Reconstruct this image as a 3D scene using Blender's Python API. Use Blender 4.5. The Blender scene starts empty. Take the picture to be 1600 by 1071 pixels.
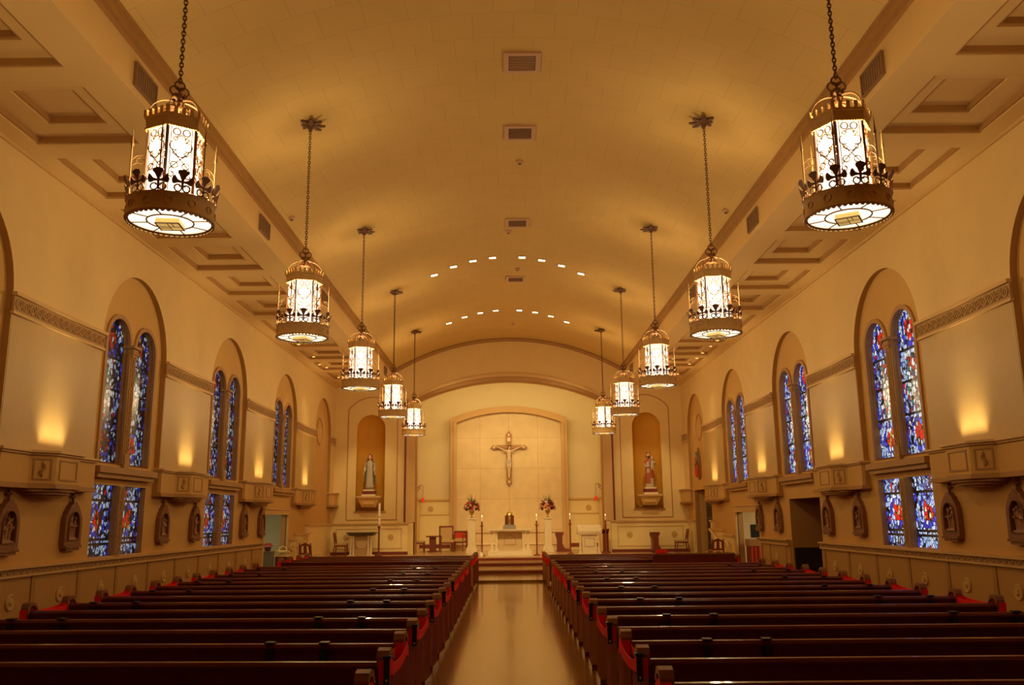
import bpy, math, random
from math import pi, sin, cos, sqrt, atan2, radians
from mathutils import Vector, Matrix
from mathutils.geometry import tessellate_polygon
random.seed(7)
S = bpy.context.scene
COL = S.collection

# ------------------------------------------------------------------ camera, world, exposure
FPX = 1352.2
PITCH, ROLL, YAW = 0.20004, -0.01058, -0.00599
def cam_axes():
    f = Vector((0, cos(PITCH), sin(PITCH))); u = Vector((0, -sin(PITCH), cos(PITCH))); x = Vector((1, 0, 0))
    R = Matrix.Rotation(YAW, 3, 'Z')
    f, u, x = R @ f, R @ u, R @ x
    return cos(ROLL)*x + sin(ROLL)*u, -sin(ROLL)*x + cos(ROLL)*u, f
cx_, cu_, cf_ = cam_axes()
cd = bpy.data.cameras.new('camera'); cam = bpy.data.objects.new('camera', cd); COL.objects.link(cam)
cd.sensor_fit = 'HORIZONTAL'; cd.sensor_width = 36; cd.lens = 36*FPX/1600; cd.clip_end = 200
M = Matrix((cx_, cu_, -cf_)).transposed().to_4x4(); M.translation = Vector((-0.042, 0, 1.74))
cam.matrix_world = M
S.camera = cam
w = bpy.data.worlds.new('world'); S.world = w; w.use_nodes = True
w.node_tree.nodes['Background'].inputs[0].default_value = (1, .8, .55, 1)
w.node_tree.nodes['Background'].inputs[1].default_value = 0.02
S.view_settings.view_transform = 'Standard'; S.view_settings.look = 'None'
S.view_settings.exposure = 0.0; S.view_settings.gamma = 1
S.cycles.use_denoising = True
S.cycles.max_bounces = 8; S.cycles.diffuse_bounces = 5; S.cycles.glossy_bounces = 4
S.cycles.sample_clamp_indirect = 5
S.cycles.caustics_reflective = False; S.cycles.caustics_refractive = False
WARM = (1, .70, .36)
LAMP_E, PLATE_E, BULB = 2.0, 1.6, 375

# ------------------------------------------------------------------ materials
MATS = {}
def nn(nt, t, **k):
    n = nt.nodes.new(t)
    for a, b in k.items(): setattr(n, a, b)
    return n
def mat(name, color, rough=.7, metal=0, var=.08, vscale=3., bump=0, bscale=40., emit=None, es=0, coat=0, spec=.4):
    m = bpy.data.materials.new(name); m.use_nodes = True; nt = m.node_tree
    b = nt.nodes['Principled BSDF']
    b.inputs['Base Color'].default_value = (*color, 1); b.inputs['Roughness'].default_value = rough
    b.inputs['Metallic'].default_value = metal; b.inputs['Coat Weight'].default_value = coat
    b.inputs['Specular IOR Level'].default_value = spec
    tc = nn(nt, 'ShaderNodeTexCoord')
    if var:
        no = nn(nt, 'ShaderNodeTexNoise'); no.inputs['Scale'].default_value = vscale; no.inputs['Detail'].default_value = 5
        nt.links.new(tc.outputs['Object'], no.inputs['Vector'])
        mx = nn(nt, 'ShaderNodeMix', data_type='RGBA')
        mx.inputs[6].default_value = (*[c*(1-var) for c in color], 1); mx.inputs[7].default_value = (*[min(1, c*(1+var)) for c in color], 1)
        nt.links.new(no.outputs['Fac'], mx.inputs[0]); nt.links.new(mx.outputs[2], b.inputs['Base Color'])
    if bump:
        n2 = nn(nt, 'ShaderNodeTexNoise'); n2.inputs['Scale'].default_value = bscale; n2.inputs['Detail'].default_value = 4
        nt.links.new(tc.outputs['Object'], n2.inputs['Vector'])
        bp = nn(nt, 'ShaderNodeBump'); bp.inputs['Strength'].default_value = bump; bp.inputs['Distance'].default_value = .02
        nt.links.new(n2.outputs['Fac'], bp.inputs['Height']); nt.links.new(bp.outputs['Normal'], b.inputs['Normal'])
    if emit:
        b.inputs['Emission Color'].default_value = (*emit, 1); b.inputs['Emission Strength'].default_value = es
    MATS[name] = m
    return m
plaster = mat('cream_plaster', (.66, .405, .115), .8, var=.06, vscale=2, bump=.15, bscale=12)
upper_plaster = mat('panel_plaster', (.77, .565, .235), .55, var=.06, vscale=2.5, bump=.3, bscale=4, spec=.25)
dimmed_field_pl = mat('dimmed_field_plaster', (.58, .40, .14), .45, var=.07, vscale=2.5, bump=.35, bscale=4, spec=.3)  # wall plaster darkened in its colour to counter spill from the uplights
strip_m = mat('wainscot_strip', (.40, .225, .055), .6, var=.06)
medal_m = mat('medallion_stone', (.60, .40, .13), .6, var=.06)
soffit_pl = mat('soffit_plaster', (.76, .53, .21), .75, var=.04)
trim_brown = mat('brown_trim', (.44, .235, .065), .55, var=.1)
trim_light = mat('light_trim', (.68, .45, .17), .6, var=.06)
dark_red_trim = mat('oxblood_trim', (.20, .035, .02), .5, var=.1)
ornament = mat('ornament_stone', (.48, .29, .10), .7, var=.25, vscale=30, bump=.6, bscale=60)
wains = mat('wainscot_panel', (.50, .29, .075), .6, var=.06, bump=.05)
wains_y = mat('pale_wainscot', (.86, .69, .30), .6, var=.05)
wood_red = mat('cherry_wood', (.15, .014, .008), .32, var=.35, vscale=6, coat=.35, spec=.5)
lit_wood_edge = mat('walnut_edge_lit', (.50, .24, .07), .5, var=.2, vscale=8, spec=.3)  # walnut brightened in colour, standing in for light from behind the camera
wood_end = mat('cherry_end_panel', (.21, .012, .006), .6, var=.25, vscale=6, spec=.15)
wood_brown = mat('walnut_wood', (.30, .13, .036), .45, var=.3, vscale=8, coat=.1, spec=.3)
chair_wood = mat('chair_wood', (.22, .05, .02), .4, var=.3, vscale=8)
cane = mat('tan_upholstery', (.62, .42, .17), .8)
ribbon_m = mat('red_ribbon', (.95, .004, .003), .7, var=.1)
black_m = mat('black_plastic', (.012, .012, .014), .4, var=0)
bronze = mat('aged_bronze', (.50, .29, .09), .5, metal=0, var=.25, vscale=14)
ring_bronze = mat('pale_bronze', (.66, .43, .155), .55, var=.2, vscale=14)
iron = mat('dark_iron', (.16, .075, .028), .5, metal=.2, var=.2, vscale=20)
gilt = mat('gilt_iron', (.15, .085, .03), .5, metal=0, var=.2, vscale=20)
spear_m = mat('gilt_spear', (.34, .20, .075), .5, var=.15, vscale=20)
gold = mat('polished_gold', (.85, .55, .16), .25, metal=.9, var=.1)
brass = mat('brass', (.75, .52, .2), .3, metal=.8, var=.1)
marble = mat('cream_marble', (.82, .69, .42), .35, var=.1, vscale=5)
tan_stone = mat('tan_stone', (.62, .44, .22), .5, var=.15, vscale=5)
grey_stone = mat('grey_marble', (.30, .24, .18), .4, var=.2, vscale=8)
dark_top = mat('dark_marble', (.10, .07, .035), .3, var=.3, vscale=10)
plaque_m = mat('carved_walnut', (.25, .10, .03), .5, var=.3, vscale=15, bump=.3, bscale=40)
relief_m = mat('carved_relief', (.34, .16, .06), .4, var=.35, vscale=25, bump=.2, bscale=60)
niche_gold = mat('ochre_niche', (.66, .33, .03), .75, var=.08)
chancel_pl = mat('chancel_plaster', (.78, .64, .34), .8, var=.04)
vent_m = mat('grille_metal', (.27, .15, .07), .6, var=.2, vscale=40)
vent_frame = mat('grille_frame', (.66, .42, .25), .6, var=.04)
red_glass = mat('ruby_glass', (.7, .02, .01), .2, var=0, emit=(1, .06, .02), es=.35)
candle_m = mat('candle_wax', (.9, .82, .62), .5, var=.03)
skin_m = mat('painted_skin', (.62, .36, .20), .55, var=.05)
robe_w = mat('ivory_robe', (.50, .43, .29), .6, var=.1, vscale=9)
robe_b = mat('teal_mantle', (.09, .14, .12), .6, var=.2, vscale=9)
robe_r = mat('brick_robe', (.42, .10, .04), .6, var=.2, vscale=9)
hair_m = mat('brown_hair', (.10, .04, .015), .6)
leaf_m = mat('dark_leaf', (.05, .09, .03), .6, var=.3, vscale=20)
bloom_r = mat('red_petals', (.62, .05, .02), .6, var=.2, vscale=20)
bloom_o = mat('coral_petals', (.80, .28, .10), .6, var=.2, vscale=20)
bloom_p = mat('cream_petals', (.85, .62, .42), .6, var=.2, vscale=20)
bloom_d = mat('plum_petals', (.14, .03, .05), .6, var=.2, vscale=20)
side_wall_m = mat('greenish_plaster', (.62, .62, .44), .8, var=.04)
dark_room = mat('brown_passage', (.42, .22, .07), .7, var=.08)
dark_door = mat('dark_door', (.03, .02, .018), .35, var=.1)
grey_metal = mat('grey_metal', (.22, .23, .18), .5, var=.1)
amber = mat('amber_glass', (.75, .45, .12), .4, var=.25, vscale=30, emit=(1, .62, .18), es=.55)
def frosted(name, color, e, tint, fac):
    m = bpy.data.materials.new(name); m.use_nodes = True; nt = m.node_tree
    nt.nodes.remove(nt.nodes['Principled BSDF'])
    t = nn(nt, 'ShaderNodeBsdfTransparent'); t.inputs[0].default_value = (*tint, 1)
    em = nn(nt, 'ShaderNodeEmission'); em.inputs[0].default_value = (*color, 1); em.inputs[1].default_value = e
    mx = nn(nt, 'ShaderNodeMixShader'); mx.inputs[0].default_value = fac
    nt.links.new(t.outputs[0], mx.inputs[1]); nt.links.new(em.outputs[0], mx.inputs[2])
    nt.links.new(mx.outputs[0], nt.nodes['Material Output'].inputs[0]); return m
lamp_glass = frosted('milk_glass', (1, .90, .70), LAMP_E, (1, 1, 1), .5)
plate_glass = frosted('milk_glass_plate', (1, .90, .68), PLATE_E, (1, 1, 1), .6)
bulb_m = mat('lit_lens', (.9, .85, .7), .4, var=0, emit=(1, .85, .58), es=9)
flame_m = mat('candle_flame', (1, .8, .4), .5, var=0, emit=(1, .7, .3), es=4)

def brickmat(name, c1, c2, cm, bw, rh, mortar, rough, swap=False, offset=.5, coat=0, var=.1, spec=.4, plane='XY', shift=(0, 0, 0)):
    m = bpy.data.materials.new(name); m.use_nodes = True; nt = m.node_tree; b = nt.nodes['Principled BSDF']
    tc = nn(nt, 'ShaderNodeTexCoord'); sx = nn(nt, 'ShaderNodeSeparateXYZ'); cb = nn(nt, 'ShaderNodeCombineXYZ')
    sh = nn(nt, 'ShaderNodeVectorMath', operation='ADD'); sh.inputs[1].default_value = shift
    nt.links.new(tc.outputs['Object'], sh.inputs[0]); nt.links.new(sh.outputs[0], sx.inputs[0])
    nt.links.new(sx.outputs[plane[0]], cb.inputs[0]); nt.links.new(sx.outputs[plane[1]], cb.inputs[1])
    br = nn(nt, 'ShaderNodeTexBrick'); br.offset = offset
    br.inputs['Scale'].default_value = 1; br.inputs['Brick Width'].default_value = bw; br.inputs['Row Height'].default_value = rh
    br.inputs['Mortar Size'].default_value = mortar; br.inputs['Mortar Smooth'].default_value = .2
    br.inputs['Color1'].default_value = (*c1, 1); br.inputs['Color2'].default_value = (*c2, 1); br.inputs['Mortar'].default_value = (*cm, 1)
    nt.links.new(cb.outputs[0], br.inputs['Vector'])
    no = nn(nt, 'ShaderNodeTexNoise'); no.inputs['Scale'].default_value = 2.2; no.inputs['Detail'].default_value = 6
    nt.links.new(tc.outputs['Object'], no.inputs['Vector'])
    mr = nn(nt, 'ShaderNodeMapRange'); mr.inputs[3].default_value = 1-var; mr.inputs[4].default_value = 1+var
    nt.links.new(no.outputs['Fac'], mr.inputs[0])
    mu = nn(nt, 'ShaderNodeMix', data_type='RGBA', blend_type='MULTIPLY'); mu.inputs[0].default_value = 1
    nt.links.new(br.outputs['Color'], mu.inputs[6]); nt.links.new(mr.outputs[0], mu.inputs[7])
    nt.links.new(mu.outputs[2], b.inputs['Base Color'])
    b.inputs['Roughness'].default_value = rough; b.inputs['Coat Weight'].default_value = coat; b.inputs['Specular IOR Level'].default_value = spec
    return m
vault_m = brickmat('acoustic_tile', (.71, .485, .15), (.73, .50, .16), (.64, .42, .125), .60, .66, .007, .8, var=.05, shift=(20.3, 0, 0))
floor_m = brickmat('tan_terrazzo', (.30, .15, .016), (.40, .205, .023), (.15, .07, .01), .62, .62, .004, .16, offset=0, coat=.12, var=.12, spec=.5, shift=(.31, 0, 0))
travertine = brickmat('travertine', (.72, .52, .24), (.76, .56, .26), (.50, .33, .13), 1.26, 1.31, .008, .5, offset=0, var=.16, plane='XZ', shift=(0, 0, -.83))
stage_m = mat('sanctuary_stone', (.62, .40, .17), .25, var=.12, vscale=2, coat=.2)
riser_m = mat('red_riser', (.26, .045, .018), .4, var=.15)

def stained(name, half, h, meds, fig, bars, strength, dark):
    """leaded glass: voronoi tesserae, each coloured by where its centre lies"""
    m = bpy.data.materials.new(name); m.use_nodes = True; nt = m.node_tree; b = nt.nodes['Principled BSDF']; L = nt.links.new
    def math(op, a, c=None, clamp=False):
        n = nn(nt, 'ShaderNodeMath', operation=op, use_clamp=clamp)
        for i, v in enumerate((a, c)):
            if v is None: continue
            if isinstance(v, (int, float)): n.inputs[i].default_value = v
            else: L(v, n.inputs[i])
        return n.outputs[0]
    def mix(f, a, c):
        n = nn(nt, 'ShaderNodeMix', data_type='RGBA')
        L(f, n.inputs[0])
        for i, v in ((6, a), (7, c)):
            if isinstance(v, tuple): n.inputs[i].default_value = (*v, 1)
            else: L(v, n.inputs[i])
        return n.outputs[2]
    tc = nn(nt, 'ShaderNodeTexCoord'); oi = nn(nt, 'ShaderNodeObjectInfo')
    off = nn(nt, 'ShaderNodeVectorMath', operation='MULTIPLY'); L(oi.outputs['Location'], off.inputs[0]); off.inputs[1].default_value = (0, 1.37, 1.7)
    fl = nn(nt, 'ShaderNodeVectorMath', operation='MULTIPLY'); L(tc.outputs['Object'], fl.inputs[0]); fl.inputs[1].default_value = (0, 1, .72)
    ad = nn(nt, 'ShaderNodeVectorMath', operation='ADD'); L(fl.outputs[0], ad.inputs[0]); L(off.outputs[0], ad.inputs[1])
    SC = 17.0
    vo = nn(nt, 'ShaderNodeTexVoronoi', feature='F1'); vo.inputs['Scale'].default_value = SC; L(ad.outputs[0], vo.inputs['Vector'])
    ve = nn(nt, 'ShaderNodeTexVoronoi', feature='DISTANCE_TO_EDGE'); ve.inputs['Scale'].default_value = SC; L(ad.outputs[0], ve.inputs['Vector'])
    sb = nn(nt, 'ShaderNodeVectorMath', operation='SUBTRACT'); L(vo.outputs['Position'], sb.inputs[0]); L(off.outputs[0], sb.inputs[1])
    sp = nn(nt, 'ShaderNodeSeparateXYZ'); L(sb.outputs[0], sp.inputs[0])
    y, z = sp.outputs['Y'], math('MULTIPLY', sp.outputs['Z'], 1/.72)
    sc = nn(nt, 'ShaderNodeSeparateColor'); L(vo.outputs['Color'], sc.inputs[0]); r1, r2 = sc.outputs[0], sc.outputs[1]
    def ramp(stops):
        rp = nn(nt, 'ShaderNodeValToRGB'); rp.color_ramp.interpolation = 'CONSTANT'
        e = rp.color_ramp.elements
        while len(e) < len(stops): e.new(.5)
        for el, (p, c) in zip(e, stops): el.position = p; el.color = (*c, 1)
        L(r1, rp.inputs[0]); return rp.outputs[0]
    base = ramp([(0, (.30, .42, .66)), (.2, (.08, .11, .33)), (.34, (.015, .02, .12)), (.44, (.62, .70, .78)), (.60, (.20, .28, .52)), (.72, (.42, .50, .60)), (.84, (.08, .03, .16)), (.94, (.45, .01, .01))])
    figc = ramp([(0, (.62, .66, .60)), (.22, (.04, .20, .13)), (.36, (.50, .02, .01)), (.52, (.40, .36, .22)), (.66, (.02, .03, .18)), (.82, (.75, .78, .8))])
    ringc = ramp([(0, (.02, .03, .45)), (.55, (.04, .07, .60)), (.8, (.35, .45, .8))])
    redc = ramp([(0, (.75, .01, .005)), (.62, (.5, .02, .02)), (.78, (.75, .7, .6)), (.9, (.5, .25, .03))])
    whitec = ramp([(0, (.55, .64, .78)), (.5, (.75, .8, .85)), (.75, (.1, .16, .55))])
    col = base
    if fig:
        zc, zr, yr = fig
        d = math('MAXIMUM', math('DIVIDE', math('ABSOLUTE', y), yr), math('DIVIDE', math('ABSOLUTE', math('SUBTRACT', z, zc)), zr))
        col = mix(math('LESS_THAN', d, 1), col, figc)
    for (zc, ry, rz) in meds:
        a = math('DIVIDE', y, ry); c = math('DIVIDE', math('SUBTRACT', z, zc), rz)
        d = math('SQRT', math('ADD', math('MULTIPLY', a, a), math('MULTIPLY', c, c)))
        col = mix(math('LESS_THAN', d, 1.22), col, whitec)
        col = mix(math('LESS_THAN', d, 1.0), col, ringc)
        col = mix(math('LESS_THAN', d, .70), col, whitec)
        col = mix(math('LESS_THAN', d, .56), col, redc)
    col = mix(math('GREATER_THAN', math('ABSOLUTE', y), half-.055), col, ringc)
    so = nn(nt, 'ShaderNodeSeparateXYZ'); L(tc.outputs['Object'], so.inputs[0])
    lead = math('LESS_THAN', ve.outputs[0], .075)
    for zb in bars:
        lead = math('MAXIMUM', lead, math('LESS_THAN', math('ABSOLUTE', math('SUBTRACT', so.outputs['Z'], zb)), .022))
    if dark: lead = math('MAXIMUM', lead, math('LESS_THAN', r2, dark))
    col = mix(lead, col, (.004, .004, .006))
    L(col, b.inputs['Emission Color']); b.inputs['Emission Strength'].default_value = strength
    b.inputs['Base Color'].default_value = (.01, .01, .015, 1); b.inputs['Roughness'].default_value = .25
    return m

# ------------------------------------------------------------------ mesh builder
class MB:
    def __init__(s): s.v = []; s.f = []; s.sm = []; s.mi = []
    def add(s, vs, fs, smooth=False, mi=0):
        o = len(s.v); s.v += [tuple(v) for v in vs]
        for f in fs: s.f.append([i+o for i in f]); s.sm.append(smooth); s.mi.append(mi)
        return s
    def box(s, x0, x1, y0, y1, z0, z1, mi=0):
        x0, x1 = min(x0, x1), max(x0, x1)
        v = [(x, y, z) for z in (z0, z1) for y in (y0, y1) for x in (x0, x1)]
        return s.add(v, [(0, 2, 3, 1), (4, 5, 7, 6), (0, 1, 5, 4), (2, 6, 7, 3), (0, 4, 6, 2), (1, 3, 7, 5)], mi=mi)
    def obox(s, c, size, rot, mi=0):
        hx, hy, hz = [a/2 for a in size]; c = Vector(c)
        v = [c + rot @ Vector((x, y, z)) for z in (-hz, hz) for y in (-hy, hy) for x in (-hx, hx)]
        return s.add(v, [(0, 2, 3, 1), (4, 5, 7, 6), (0, 1, 5, 4), (2, 6, 7, 3), (0, 4, 6, 2), (1, 3, 7, 5)], mi=mi)
    def prism(s, polys, fn, t0, t1, mi=0, side_mi=None, smooth=False):
        """polys = outer loop then holes in (u,v); fn(u,v,t) -> xyz"""
        if side_mi is None: side_mi = mi
        flat = [p for l in polys for p in l]; n = len(flat)
        tris = tessellate_polygon([[Vector((p[0], p[1], 0)) for p in l] for l in polys])
        o = len(s.v)
        s.v += [tuple(fn(u, v, t0)) for u, v in flat] + [tuple(fn(u, v, t1)) for u, v in flat]
        for t in tris:
            s.f.append([o+i for i in t]); s.sm.append(False); s.mi.append(mi)
            s.f.append([o+n+i for i in reversed(t)]); s.sm.append(False); s.mi.append(mi)
        k = 0
        for l in polys:
            m = len(l)
            for i in range(m):
                a, b = k+i, k+(i+1) % m
                s.f.append([o+a, o+b, o+n+b, o+n+a]); s.sm.append(smooth); s.mi.append(side_mi)
            k += m
        return s
    def lathe(s, prof, c=(0, 0, 0), n=24, a0=0., a1=2*pi, smooth=True, mi=0, fn=None, cap=True):
        full = abs(a1-a0-2*pi) < 1e-6; m = n if full else n+1
        vs = []
        for r, z in prof:
            for i in range(m):
                a = a0+(a1-a0)*i/n; rr = r*(fn(a, z) if fn else 1)
                vs.append((c[0]+rr*cos(a), c[1]+rr*sin(a), c[2]+z))
        fs = []
        for j in range(len(prof)-1):
            for i in range(n if full else n):
                i2 = (i+1) % m if full else i+1
                fs.append((j*m+i, j*m+i2, (j+1)*m+i2, (j+1)*m+i))
        if full and cap:
            if prof[0][0] > 1e-5: fs.append(tuple(range(m-1, -1, -1)))
            if prof[-1][0] > 1e-5: fs.append(tuple((len(prof)-1)*m+i for i in range(m)))
        return s.add(vs, fs, smooth, mi)
    def tube(s, pts, r, n=6, closed=False, smooth=True, mi=0, flat=None):
        pts = [Vector(p) for p in pts]; k = len(pts)
        rs = r if isinstance(r, (list, tuple)) else [r]*k
        tang = []
        for i in range(k):
            a = pts[(i-1) % k] if (closed or i > 0) else pts[i]; b = pts[(i+1) % k] if (closed or i < k-1) else pts[i]
            t = b-a; tang.append(t.normalized() if t.length > 1e-9 else Vector((0, 0, 1)))
        ref = Vector((0, 0, 1)) if abs(tang[0].z) < .9 else Vector((1, 0, 0))
        nrm = tang[0].cross(ref).normalized(); vs = []
        for i in range(k):
            nrm = nrm - tang[i]*nrm.dot(tang[i]); nrm.normalize(); bi = tang[i].cross(nrm)
            for j in range(n):
                a = 2*pi*j/n + pi/4
                fx, fy = flat if flat else (1, 1)
                vs.append(pts[i] + rs[i]*(cos(a)*nrm*fx + sin(a)*bi*fy))
        fs = []
        for i in range(k if closed else k-1):
            i2 = (i+1) % k
            for j in range(n):
                j2 = (j+1) % n; fs.append((i*n+j, i*n+j2, i2*n+j2, i2*n+j))
        if not closed:
            fs.append(tuple(range(n-1, -1, -1))); fs.append(tuple((k-1)*n+j for j in range(n)))
        return s.add(vs, fs, smooth and n > 4, mi)
    def torus(s, c, R, r, ax=(0, 0, 1), n=16, m=6, sx=1., mi=0):
        ax = Vector(ax).normalized(); u = ax.cross(Vector((0, 0, 1)) if abs(ax.z) < .9 else Vector((1, 0, 0))).normalized(); v = ax.cross(u)
        c = Vector(c)
        return s.tube([c+R*(cos(2*pi*i/n)*u*sx+sin(2*pi*i/n)*v) for i in range(n)], r, m, closed=True, mi=mi)
    def ball(s, c, rx, ry=None, rz=None, n=10, m=6, mi=0):
        ry = rx if ry is None else ry; rz = rx if rz is None else rz
        prof = [(sin(pi*j/m), -cos(pi*j/m)) for j in range(m+1)]
        vs = []; fs = []
        for r, z in prof:
            for i in range(n): a = 2*pi*i/n; vs.append((c[0]+rx*r*cos(a), c[1]+ry*r*sin(a), c[2]+rz*z))
        for j in range(m):
            for i in range(n):
                i2 = (i+1) % n; fs.append((j*n+i, j*n+i2, (j+1)*n+i2, (j+1)*n+i))
        return s.add(vs, fs, True, mi)
    def loft(s, secs, n=24, fold=None, mi=0):
        """secs: (cx,cy,z,rx,ry[,fold amplitude])"""
        vs = []
        for q in secs:
            amp = q[5] if len(q) > 5 else 0
            for i in range(n):
                a = 2*pi*i/n; f = 1+amp*sin(a*9+q[2]*2.3)+amp*.6*sin(a*5+1)
                vs.append((q[0]+q[3]*f*cos(a), q[1]+q[4]*f*sin(a), q[2]))
        fs = [(j*n+i, j*n+(i+1) % n, (j+1)*n+(i+1) % n, (j+1)*n+i) for j in range(len(secs)-1) for i in range(n)]
        fs += [tuple(range(n-1, -1, -1)), tuple((len(secs)-1)*n+i for i in range(n))]
        return s.add(vs, fs, True, mi)
    def xform(s, fn): s.v = [tuple(fn(Vector(v))) for v in s.v]; return s
    def build(s, name, m, parent=None, angle=35):
        me = bpy.data.meshes.new(name); me.from_pydata(s.v, [], s.f)
        for mm in (m if isinstance(m, (list, tuple)) else [m]): me.materials.append(mm)
        me.polygons.foreach_set('use_smooth', s.sm); me.polygons.foreach_set('material_index', s.mi)
        me.update(); me.validate()
        import bmesh
        bm = bmesh.new(); bm.from_mesh(me); bmesh.ops.recalc_face_normals(bm, faces=bm.faces); bm.to_mesh(me); bm.free()
        if any(s.sm): me.set_sharp_from_angle(angle=radians(angle))
        o = bpy.data.objects.new(name, me); COL.objects.link(o)
        if parent: o.parent = parent
        return o
def sculpt(mb, name, mats, parent, voxel, pick=None, smooth=3):
    """fuse the shapes of mb into one continuous skin"""
    o = mb.build(name, mats, parent)
    r = o.modifiers.new('fuse', 'REMESH'); r.mode = 'VOXEL'; r.voxel_size = voxel
    sm = o.modifiers.new('soft', 'SMOOTH'); sm.iterations = smooth; sm.factor = .5
    bpy.context.view_layer.update()
    dg = bpy.context.evaluated_depsgraph_get()
    me = bpy.data.meshes.new_from_object(o.evaluated_get(dg)); o.modifiers.clear(); o.data = me
    me.materials.clear()
    for m in (mats if isinstance(mats, (list, tuple)) else [mats]): me.materials.append(m)
    for p in me.polygons:
        p.use_smooth = True
        p.material_index = pick(p.center) if pick else 0
    return o
def tag(o, label=None, cat=None, group=None, kind=None):
    if label: o['label'] = label
    if cat: o['category'] = cat
    if group: o['group'] = group
    if kind: o['kind'] = kind
    return o
def thing(name, label, cat, loc=(0, 0, 0), rz=0, group=None, kind=None):
    o = bpy.data.objects.new(name, None); o.empty_display_size = .2; COL.objects.link(o)
    o.location = loc; o.rotation_euler = (0, 0, rz)
    return tag(o, label, cat, group, kind)
KIDS = {}
def dup(root, loc=None, rz=None, label=None, group=None):
    def cp(o, par):
        c = o.copy(); COL.objects.link(c)
        if par: c.parent = par
        for ch in [x for x in o.children]: cp(ch, c)
        return c
    r = cp(root, None)
    if loc is not None: r.location = loc
    if rz is not None: r.rotation_euler = (0, 0, rz)
    if label: r['label'] = label
    if group: r['group'] = group
    return r
def struct(mb, name, m, label=None, cat=None, parent=None):
    o = mb.build(name, m, parent); tag(o, label, cat, None, 'structure'); return o
ORD = 'first second third fourth fifth sixth seventh eighth ninth tenth eleventh twelfth thirteenth fourteenth fifteenth sixteenth seventeenth eighteenth nineteenth twentieth twenty-first'.split()
def arc(cx, cz, r, a0, a1, n): return [(cx+r*cos(a0+(a1-a0)*i/n), cz+r*sin(a0+(a1-a0)*i/n)) for i in range(n+1)]
def seg_arc(half, zs, zt, n=24, cx=0.):
    """segmental arch points from +half to -half"""
    s_ = zt-zs; R = (half*half+s_*s_)/(2*s_); a = math.asin(min(1, half/R)); cz = zt-R
    return [(cx+R*sin(a-2*a*i/n), cz+R*cos(a-2*a*i/n)) for i in range(n+1)]
def rect(u0, u1, v0, v1): return [(u0, v0), (u1, v0), (u1, v1), (u0, v1)]
def arched(u0, u1, v0, vs, n=16):
    r = (u1-u0)/2; return [(u0, v0), (u1, v0)] + arc((u0+u1)/2, vs, r, 0, pi, n)
def light(kind, name, loc, energy, color, parent=None, aim=None, **k):
    d = bpy.data.lights.new(name, kind); d.energy = energy; d.color = color
    for a, b in k.items(): setattr(d, a, b)
    o = bpy.data.objects.new(name, d); COL.objects.link(o); o.location = loc
    if aim is not None: o.rotation_euler = (Vector(aim)-Vector(loc)).to_track_quat('-Z', 'Y').to_euler()
    if parent: o.parent = parent
    return o

# ------------------------------------------------------------------ dimensions
W, WL = 6.86, 6.96           # upper wall face / lower wall and recess face
YB, YE, YC2 = -4.0, 34.2, 38.2   # behind the camera, altar wall, chancel back
ZS = 6.9                     # side soffit
ZV0, ZVT = 7.58, 8.85        # vault springing / crown
XV = 4.6
STG = .405
def yc(s, k): return (15.7 if s < 0 else 15.5) + 5.46*k
BAYS = (-3, -2, -1, 0, 1, 2, 3)
def pier(s, k): return yc(s, k)-2.73
def vz(x):
    s_ = ZVT-ZV0; R = (XV*XV+s_*s_)/(2*s_); return ZVT-R+sqrt(max(0, R*R-x*x))

# ------------------------------------------------------------------ floor and sanctuary platform
struct(MB().box(-10, 10, YB-.5, 29.0, -.2, 0), 'floor', floor_m)
st = MB()
R1, R2, R3 = 27.5, 29.6, 30.9
TR = .06
st.box(-.96, .96, 24.62, R1+.1, 0.0, TR)
struct(st, 'trim_3', floor_m)
st = MB()
for y0, z0, z1 in ((R1, 0, .175), (R2, .175, .29), (R3, .29, STG)):
    st.box(-WL, WL, y0, YC2+.3, z0-.0, z1-.035, 1); st.box(-WL, WL, y0-.02, YC2+.3, z1-.035, z1, 0)
struct(st, 'floor_sanctuary', [stage_m, riser_m])

# ------------------------------------------------------------------ side walls
DOORS = {-1: [(24.9, 27.55, 1.9)], 1: [(19.75, 21.9, 2.13), (24.5, 27.0, 1.84), (30.3, 33.0, 2.68)]}
LOWER = {-1: (-3, -2, -1, 0, 1), 1: (-3, -2, -1, 0)}
for s in (-1, 1):
    P = lambda u, v, t, s=s: (s*t, u, v)
    side = 'left' if s < 0 else 'right'
    holes = []
    for k in (-3, -2, -1, 0, 1, 2):
        c = yc(s, k)
        for e in (-.57, .57): holes.append(arched(c+e-.46, c+e+.46, 2.75, 4.86))
        if k in LOWER[s]:
            for e in (-1, 1): holes.append(rect(min(c+e*.11, c+e*1.06), max(c+e*.11, c+e*1.06), 1.17, 2.37))
    for y0, y1, zt in DOORS[s]: holes.append(rect(y0, y1, -.2, zt))
    b = MB().prism([rect(YB, YE+.6, -.3, 7.3)] + holes, P, WL, WL+.17, 0, 1)
    # proud upper wall between the arches
    out = [(YB, 2.28)]
    for k in BAYS:
        c = yc(s, k)
        if c-1.38 < YB: continue
        out += [(c-1.38, 2.28)] + [(p[0], p[1]) for p in reversed(arc(c, 4.80, 1.38, 0, pi, 28))] + [(c+1.38, 2.28)]
    out += [(YE, 2.28), (YE, 7.0), (YB, 7.0)]
    b.prism([out], P, W, WL, 2, 1)
    for k in (-2, -1, 0, 1, 2, 3):      # fields between frieze and console, plaster toned down to offset uplight spill
        b.box(s*(W-.006), s*(W+.004), yc(s, k-1)+1.40, yc(s, k)-1.40, 2.74, 4.60, 3)
    struct(b, 'wall_'+side, [plaster, trim_brown, upper_plaster, dimmed_field_pl])
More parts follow.
